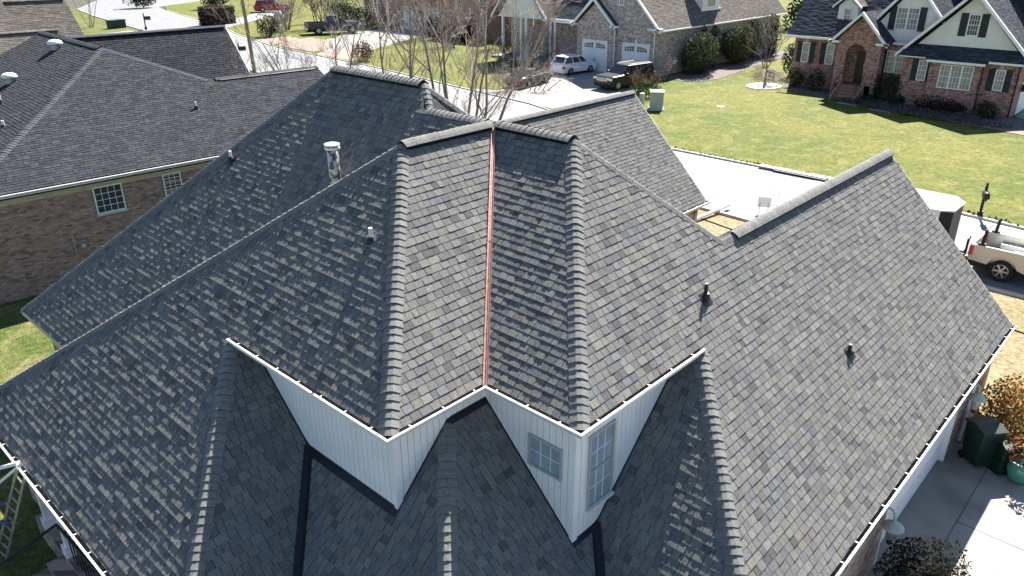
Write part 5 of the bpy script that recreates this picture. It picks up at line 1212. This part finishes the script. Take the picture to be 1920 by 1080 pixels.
# ---- porch under the left eave
pc = empty('side_porch', 'brick side porch with white posts and a black handrail under the left eave', 'porch', (-7.6, 3.5, 0))
def pbox(nm, m, *a):
    b = MB(); b.box(*a); return setp(b.build(nm, m), pc)
pbox('floor', 'tbrick', -8.3, -6.2, .5, 6.2, .0, .5)
for y in (5.55, 4.35):
    b = MB(); b.box(-8.24, -8.06, y, y+.18, .5, 2.6); b.box(-8.29, -8.01, y-.05, y+.23, .5, .72); setp(b.build('post', 'siding'), pc)
for i in range(4): pbox('step', 'tbrick', -8.62-i*.3, -8.3-i*.3-.001, 3.2, 4.6, 0, .42-.11*i)
b = MB(); b.path([V(-9.7, 4.55, .85), V(-8.3, 4.3, 1.42), V(-8.2, .6, 1.42)], .03, 6)
for i in range(16): yy = 4.2-i*.22; b.tube(V(-8.2, yy, .5), V(-8.2, yy, 1.42), .012, n=4)
setp(b.build('handrail', 'black'), pc)

# ================================================================== TREES AND SHRUBS
bare_tree('birch_tree', 'tallest bare multi stemmed tree behind the foreground ridge, left of the driveway cars', (17.0, 18.6, 0), fan(7, 9.8, .36, 5, .5, .05), 4, 41, 'bare trees in front of the houses', r0=.1, child=(4, 6), lenf=.5, spread=.62, rfac=.45)
bare_tree('birch_tree', 'bare tree with two upright trunks just right of the far hip peak', (16.2, 23.2, 0), fan(3, 10.5, .16, 8, .4, -.02), 4, 43, 'bare trees in front of the houses', r0=.1, child=(4, 6), lenf=.5, spread=.6, rfac=.45)
bare_tree('birch_tree', 'slender bare sapling with thin stems leaning left over the dark pickup', (14.2, 26.5, 0), fan(5, 8.2, .5, 9, .3, -.3), 4, 44, 'bare trees in front of the houses', r0=.075, child=(4, 6), lenf=.5, spread=.55, rfac=.45)
bare_tree('bare_shrub', 'dense leafless thicket in front of the porch columns', (50.0, 43.5, .1), fan(11, 2.6, .9, 10, 1.8), 3, 45, None, 'darktwig', 'darktwig', r0=.06, cat='shrub', child=(4, 6), lenf=.62, spread=.8, rfac=.55)
bare_tree('bare_shrub', 'low leafless branches in front of the dark sedan', (40.2, 34.9, .1), fan(10, 2.0, 1.2, 12, 1.6), 3, 46, None, 'darktwig', 'twig', r0=.06, cat='shrub', child=(4, 6), lenf=.65, spread=.8, rfac=.5)
bare_tree('weeping_tree', 'small weeping tree in a round gravel bed left of the red brick house', (56.3, 20.6, .1), [(0.05, 0, 2.0, 1.5, 0, 0)], 3, 47, None, r0=.11, child=(7, 9), lenf=.75, spread=1.1, up=.05, rfac=.4, droop=.9)
bare_tree('bare_tree', 'leafless young tree between the middle and red brick houses', (66.5, 25.5, .1), fan(4, 4.4, .3, 14, .2), 3, 48, None, r0=.06, child=(4, 5), lenf=.55)
bare_tree('bare_tree', 'bare tree standing far behind, above the gap between the houses', (105, 43.5, .1), [(0, 0, 6.5, 1.6, 0, 0)], 3, 49, None, 'darktwig', 'darktwig', r0=.2, child=(5, 7), lenf=.6, up=.1)
bare_tree('bare_tree', 'thin bare sapling beside the far street at the upper left', (36.2, 121.5, 0), fan(4, 5.5, .4, 15, .3), 3, 50, None, r0=.07, child=(4, 5), lenf=.5)
lbs_ = ['bare tree behind the dark pickup, leftmost of those before the far brick house', 'bare tree over the bonnet of the dark far pickup', 'bare tree against the porch columns of the far brick house', 'bare tree in front of the far white garage doors', 'bare tree at the right end of the blue shaded far drive', 'bare tree nearest the white porch columns of the middle house', 'bare tree beside the pale rock on the far lawn']
for i, (x, y, h, sd) in enumerate(((64, 100, 7.5, 61), (58, 92.5, 6.5, 62), (66, 90, 7.5, 63), (61, 72, 6.5, 64), (57.5, 63.0, 6, 65), (60.5, 57, 6, 66), (54, 95, 6, 67))):
    bare_tree('bare_tree', lbs_[i], (x, y, .1), fan(5, h*.75, .35, sd, .3), 3, sd, 'bare trees before the far brick house', 'darktwig', 'darktwig' if i % 2 else 'twig', r0=.1, child=(5, 7), lenf=.58, spread=.7, rfac=.5, tw=3)
# evergreens along the middle house
EV = ((.085, .1, .05), (.06, .078, .038), (.11, .115, .062), (.05, .064, .034)); DK = ((.028, .045, .026), (.038, .056, .032), (.02, .032, .02))
shrub('evergreen_shrub', 'broad olive evergreen nearest the garage corner of the middle house', (58.5, 28.8, .1), 2.4, 1.6, 1.95, 4200, .12, EV, seed=31)
shrub('evergreen_shrub', 'broad olive evergreen between two dark columns on the middle house wall', (66.9, 29.0, .1), 2.5, 1.5, 2.0, 4200, .12, EV, seed=32)
for i, (x, y, rx, rz2, lb) in enumerate(((62.6, 29.6, .75, 2.3, 'dark columnar evergreen right of the broad olive shrub'), (61.2, 29.9, .6, 2.2, 'slim dark columnar evergreen directly behind the broad olive shrub'), (71.3, 29.6, .9, 2.3, 'dark columnar evergreen right of the second olive shrub'), (74.4, 29.0, 1.0, 2.5, 'dark columnar evergreen at the far end of the middle house wall'))):
    shrub('columnar_evergreen', lb, (x, y, .1), rx, rx, rz2, 1500, .1, DK, seed=33+i)
shrub('round_shrub', 'left one of two clipped green balls by the utility cabinet', (43.5, 25.6, .1), .72, .72, .62, 900, .06, ((.04, .065, .02), (.06, .085, .03)), seed=40)
shrub('round_shrub', 'right one of two clipped green balls by the utility cabinet', (44.6, 25.0, .1), .82, .82, .7, 900, .06, ((.04, .065, .02), (.06, .085, .03)), seed=41)
bare_tree('bare_shrub', 'reddish leafless shrub in front of the black SUV', (46.2, 27.0, .1), fan(9, 1.5, .5, 17, .4), 2, 51, None, 'darktwig', mat('red_twigs', (.3, .17, .11), .85, noise=.2, scale=8), r0=.03, cat='shrub', child=(4, 6), lenf=.6)
bare_tree('bare_shrub', 'pale twisted shrub at the corner of the middle house', (52.8, 29.4, .1), fan(6, 1.7, .5, 18, .3), 3, 52, None, 'twig', 'twig', r0=.045, cat='shrub', child=(4, 5), lenf=.6)
shrub('evergreen_shrub', 'dark rounded evergreen left of the red brick house corner', (62.5, 20.9, .1), 1.25, 1.2, 1.75, 1500, .1, DK, seed=42)
for i, (x, y, r_, h, lb) in enumerate(((57.6, 18.4, .75, .85, 'round dark shrub under the leftmost window of the red house'), (57.1, 16.4, .9, .95, 'round dark shrub left of the red house steps'), (56.2, 10.6, .95, 1.15, 'tall dark shrub right of the red house entrance'), (55.8, 9.4, .8, 1.2, 'tall dark shrub beneath the double window of the red house'), (54.8, 11.0, .45, .35, 'small low green shrub at the foot of the taller shrubs'), (54.4, 8.5, .5, .5, 'small dark shrub at the left corner of the brick bay'), (54.4, 2.3, .75, .65, 'dark shrub under the rightmost window of the red house'))):
    shrub('foundation_shrub', lb, (x, y, .1), r_, r_, h, 700, .08, DK, group='shrubs along the red house', seed=60+i)
hd = empty('low_hedge', 'low maroon leafed hedge under the triple window', 'hedge', (54.1, 5.3, .1)); leaves(.6, 2.0, .55, 1500, .08, [(.035, .018, .016), (.05, .025, .02), (.025, .02, .016)], .5, 71).build('foliage', 'leaf', hd)
b = MB(); b.box(-.3, .3, -1.5, 1.5, 0, .3); b.build('stems', 'darktwig', hd)
gcv = leaves(1.6, 6.5, .16, 4200, .09, [(.1, .085, .08), (.13, .11, .1), (.08, .08, .085), (.11, .1, .07)], .2, 73, shell=.95); o = gcv.build('ground_cover', 'leaf', None, kind='stuff'); o.location = (52.9, 7.2, .08); o.rotation_euler = (0, 0, -.27)
# far side
bx_ = empty('box_hedge', 'square clipped hedge with a reddish top far up the street', 'hedge', (51.3, 110.5, .1), .3)
bl = MB(); rg2 = random.Random(5)
for i in range(2600):
    fx, fy, fz = rg2.uniform(-1, 1), rg2.uniform(-1, 1), rg2.uniform(-1, 1); k = rg2.choice((0, 1, 2)); q = [fx, fy, fz]; q[k] = math.copysign(1, q[k]); p = V(q[0]*2.2, q[1]*1.7, 1.3+q[2]*1.3); s = .14
    top = q[2] > .93; c = rg2.choice(((.16, .07, .05), (.12, .06, .04))) if top else rg2.choice(((.03, .025, .02), (.045, .03, .025), (.02, .022, .016)))
    d1, d2_ = V(rg2.gauss(0, 1), rg2.gauss(0, 1), rg2.gauss(0, 1)), V(rg2.gauss(0, 1), rg2.gauss(0, 1), rg2.gauss(0, 1)); d1, d2_ = nrm(d1)*s, nrm(d2_)*s; bl.add([p-d1, p-d2_, p+d1, p+d2_], [(0, 1, 2, 3)], c)
bl.build('foliage', 'leaf', bx_); b = MB(); b.box(-2.1, 2.1, -1.6, 1.6, 0, 2.5); b.build('inner_branches', 'darktwig', bx_)
shrub('round_shrub', 'round dark shrub at the end of the far pink drive', (47.3, 88.6, .1), 1.7, 1.7, 1.45, 1500, .12, ((.03, .04, .02), (.045, .05, .028), (.06, .05, .035)), seed=81)
shrub('round_shrub', 'reddish brown shrub at the kerb beside a mailbox behind the bare trees', (41.6, 60.2, .1), 1.25, 1.25, 1.15, 1100, .1, ((.14, .07, .05), (.11, .055, .04), (.08, .05, .035)), seed=82)
shrub('round_shrub', 'grey bush by the rock on the far lawn', (60.5, 106, .1), .9, .9, .8, 500, .12, ((.12, .1, .09), (.16, .14, .12)), seed=83)
rkk = empty('garden_rock', 'pale upright rock on the far lawn behind the round shrub', 'rock', (58.5, 104.2, .1)); b = MB(); b.sphere((0, 0, .8), .95, .7, 1.05, 9, 6); b.build('stone', 'stone', rkk)
lbq_ = ['just left of the far porch columns', 'second from the far porch columns to the left', 'under the far porch columns', 'third from the far porch columns to the left', 'leftmost in the row before the far brick house', 'at the right jamb of the far garage doors', 'below the lower far brick house windows', 'rightmost in the row before the far brick house']
for i, (x, y, r_, h) in enumerate(((63.5, 92, 1.6, 1.5), (66, 96, 1.8, 1.8), (62.6, 88.3, 1.5, 1.6), (68, 101, 2.0, 1.8), (72, 108, 2.2, 1.9), (64.2, 73.8, 1.3, 1.3), (62.5, 68, 1.4, 1.4), (60.8, 64, 1.3, 1.2))):
    shrub('foundation_shrub', 'dark shrub '+lbq_[i], (x, y, .1), r_, r_, h, 700, .14, DK, group='dark shrubs before the far brick house', seed=90+i)
for i, (x, y, r_, h, lb) in enumerate(((58, 153, 3.5, 2.0, 'long dark hedge mass at the top edge beyond the far lawn'), (66, 139, 3.0, 2.2, 'dark hedge at the top edge left of the red car'))):
    shrub('hedge', lb, (x, y, .1), r_, r_*.7, h, 1500, .2, DK, seed=110+i, cat='hedge')
for i, (x, y, r_, h, lb) in enumerate(((112, 56, 3.2, 2.4, 'rounded dark bush on the far lawn, left of the lone bare tree'), (104, 38, 3.2, 2.6, 'rounded dark bush far behind, right of the lone bare tree'), (118, 52, 2.6, 2.0, 'pale grey brush beyond the far lawn'))):
    shrub('far_bush', lb, (x, y, .1), r_, r_, h, 1100, .25, DK if i < 2 else ((.2, .16, .14), (.16, .13, .11)), seed=115+i)
# ================================================================== FAR BRICK HOUSE
fh = empty('brick_house', 'dark red brick house with white garage doors behind the bare trees', 'house', (66, 78, 0))
def fbox(nm, m, *a):
    b = MB(); b.box(*a); return setp(b.build(nm, m), fh)
fbox('wall', 'rbrick', 66.2, 76, 54, 92, .05, 5.2); fbox('wall', 'rbrick', 65.2, 66.2, 62, 72, .05, 7.5)
for (a, c) in ((79.0, 82.6), (74.6, 78.2)):
    g = fbox('garage_door', 'door_white', 66.08, 66.19, a, c, .1, 3.4)
    b = MB()
    for i in range(4): b.box(66.06, 66.079, a+.1, c-.1, .2+i*.8, .2+i*.8+.7)
    o = b.build('door_panel', 'door_white'); o.parent = g; o.matrix_parent_inverse = Matrix.Translation(-Vector((66, 78, 0)))
for y, z in ((64.5, 4.2), (69, 4.2), (64.5, 1.3), (69, 1.3), (88, 1.6), (58, 1.5)):
    x = 65.2 if 62 < y < 72 else 66.2
    wv = window(None, (x, y+1.2, z), (0, -1, 0), 0, (-1, 0, 0), 1.3, 2.0, 3, 4, .09, .03, 'glass', depth=.06); setp(wv, fh)
for y in (86.5, 84.2):
    b = MB(); b.tube((64.5, y, .1), (64.5, y, 5), .18, .15, 10); setp(b.build('porch_column', 'trim'), fh)
rroof([[V(71, 95, 11), V(71, 51, 11), V(65.6, 51, 5.0), V(65.6, 95, 5.0)]], parentf=lambda b, n, m: setp(b.build(n, m), fh), pal=MIDPAL, e=.25, wr=(.8, 1.4))
# ================================================================== PERSON AT THE LADDER
def skin_mesh(name, m, nodes, edges, radii, parent, root=0, sub=1):
    me = bpy.data.meshes.new(name); me.from_pydata(nodes, edges, []); me.materials.append(MT[m] if isinstance(m, str) else m); o = bpy.data.objects.new(name, me); COL.objects.link(o); o.parent = parent
    md = o.modifiers.new('skin', 'SKIN'); md.use_smooth_shade = True
    for i, rr in enumerate(radii):
        sv = me.skin_vertices[0].data[i]; sv.radius = (rr, rr) if not isinstance(rr, tuple) else rr; sv.use_root = (i == root)
    s = o.modifiers.new('sub', 'SUBSURF'); s.levels = sub; s.render_levels = sub
    return o
MT['skin'] = mat('skin', (.42, .25, .18), .55, noise=.08, scale=20); MT['sleeve'] = mat('blue_work_shirt', (.05, .09, .22), .85, noise=.15, scale=20); MT['jeans'] = mat('dark_jeans', (.035, .045, .07), .9, noise=.2, scale=15); MT['hair'] = mat('brown_cap', (.06, .04, .03), .9)
MT['boot'] = mat('work_boot', (.1, .06, .035), .8)
def rail_at(f): return LD[0][0]*(1-f)+LD[0][1]*f
hl, hr = rail_at(.62), LD[1][0]*.5+LD[1][1]*.5
pb = V(-9.16-.62, 6.0+.62, 0); fd = nrm((hl+hr)/2*V(1, 1, 0)-pb); sd = V(-fd[1], fd[0], 0)    # facing, left side
pe = empty('person', 'person in a blue long sleeved shirt steadying the ladder at the left edge', 'person', tuple(pb))
def Q(f, l, z): return fd*f+sd*l+V(0, 0, z)
hlL, hrL = hl-pb, hr-pb
nodes = [Q(0, 0, .95), Q(.0, 0, 1.1), Q(.01, 0, 1.3), Q(.02, 0, 1.46), Q(.03, 0, 1.55), Q(.045, 0, 1.66), Q(.04, 0, 1.76),
         Q(0, .1, .9), Q(.03, .12, .5), Q(0, .12, .09), Q(.16, .13, .04), Q(0, -.1, .9), Q(-.03, -.13, .5), Q(-.06, -.13, .09), Q(.1, -.14, .04),
         Q(.02, .19, 1.43), Q(.16, .24, 1.3), hlL-fd*.1, Q(.02, -.19, 1.43), Q(.14, -.24, 1.2), hrL-fd*.1]
ed = [(0, 1), (1, 2), (2, 3), (3, 4), (4, 5), (5, 6), (0, 7), (7, 8), (8, 9), (9, 10), (0, 11), (11, 12), (12, 13), (13, 14), (3, 15), (15, 16), (16, 17), (3, 18), (18, 19), (19, 20)]
rad = [(.15, .12), (.14, .11), (.16, .12), (.09, .09), .055, (.085, .1), .08, .09, .06, .045, .035, .09, .06, .045, .035, .062, .045, .03, .062, .045, .03]
skin_mesh('body', 'skin', [tuple(q) for q in nodes], ed, rad, pe)
sn = [nodes[i] for i in (0, 1, 2, 3, 15, 16, 17, 18, 19, 20)]
skin_mesh('shirt', 'sleeve', [tuple(q) for q in sn], [(0, 1), (1, 2), (2, 3), (3, 4), (4, 5), (5, 6), (3, 7), (7, 8), (8, 9)], [(.165, .135), (.155, .125), (.178, .135), (.11, .105), .08, .06, .043, .08, .06, .043], pe)
jn = [nodes[i] for i in (0, 7, 8, 9, 11, 12, 13)]
skin_mesh('trousers', 'jeans', [tuple(q) for q in jn], [(0, 1), (1, 2), (2, 3), (0, 4), (4, 5), (5, 6)], [(.16, .13), .105, .078, .07, .105, .078, .07], pe)
for a in (9, 13): skin_mesh('boot', 'boot', [tuple(nodes[a]), tuple(nodes[a]-V(0, 0, .03)), tuple(nodes[a+1])], [(0, 1), (1, 2)], [.06, .055, .045], pe)
skin_mesh('cap', 'hair', [tuple(Q(.02, 0, 1.76)), tuple(Q(.03, 0, 1.83)), tuple(Q(.14, 0, 1.77))], [(0, 1), (1, 2)], [(.1, .1), .07, (.07, .02)], pe)
fc = MB()
for s in (-1, 1): fc.sphere(Q(.135, s*.035, 1.69), .013, n=8, m=6)
fc.build('eye', 'black', pe)
fc = MB(); fc.add([Q(.13, -.015, 1.64), Q(.13, .015, 1.64), Q(.165, 0, 1.645), Q(.135, 0, 1.7)], [(0, 1, 2), (0, 2, 3), (1, 3, 2)]); fc.build('nose', 'skin', pe)
rdir = nrm(LD[0][1]-LD[0][0])
for h_ in (hlL, hrL):
    nn = [h_-fd*.1, h_-fd*.05+V(0, 0, .0)]; rr = [.03, (.042, .02)]; ee = [(0, 1)]
    for k, ln in enumerate((.03, .036, .034, .026)):
        o_ = rdir*(.035-.023*k); i0 = len(nn); nn += [h_-fd*.035+o_+sd*.035, h_+fd*.01+o_+sd*.045, h_+fd*.045+o_+sd*.02, h_+fd*.045+o_-sd*.012*(ln/.03)]; rr += [.0105, .010, .0095, .008]; ee += [(1, i0), (i0, i0+1), (i0+1, i0+2), (i0+2, i0+3)]
    i0 = len(nn); nn += [h_-fd*.03+rdir*.04-sd*.03, h_+fd*.02+rdir*.03-sd*.04]; rr += [.012, .01]; ee += [(1, i0), (i0, i0+1)]
    skin_mesh('hand', 'skin', [tuple(q) for q in nn], ee, rr, pe)
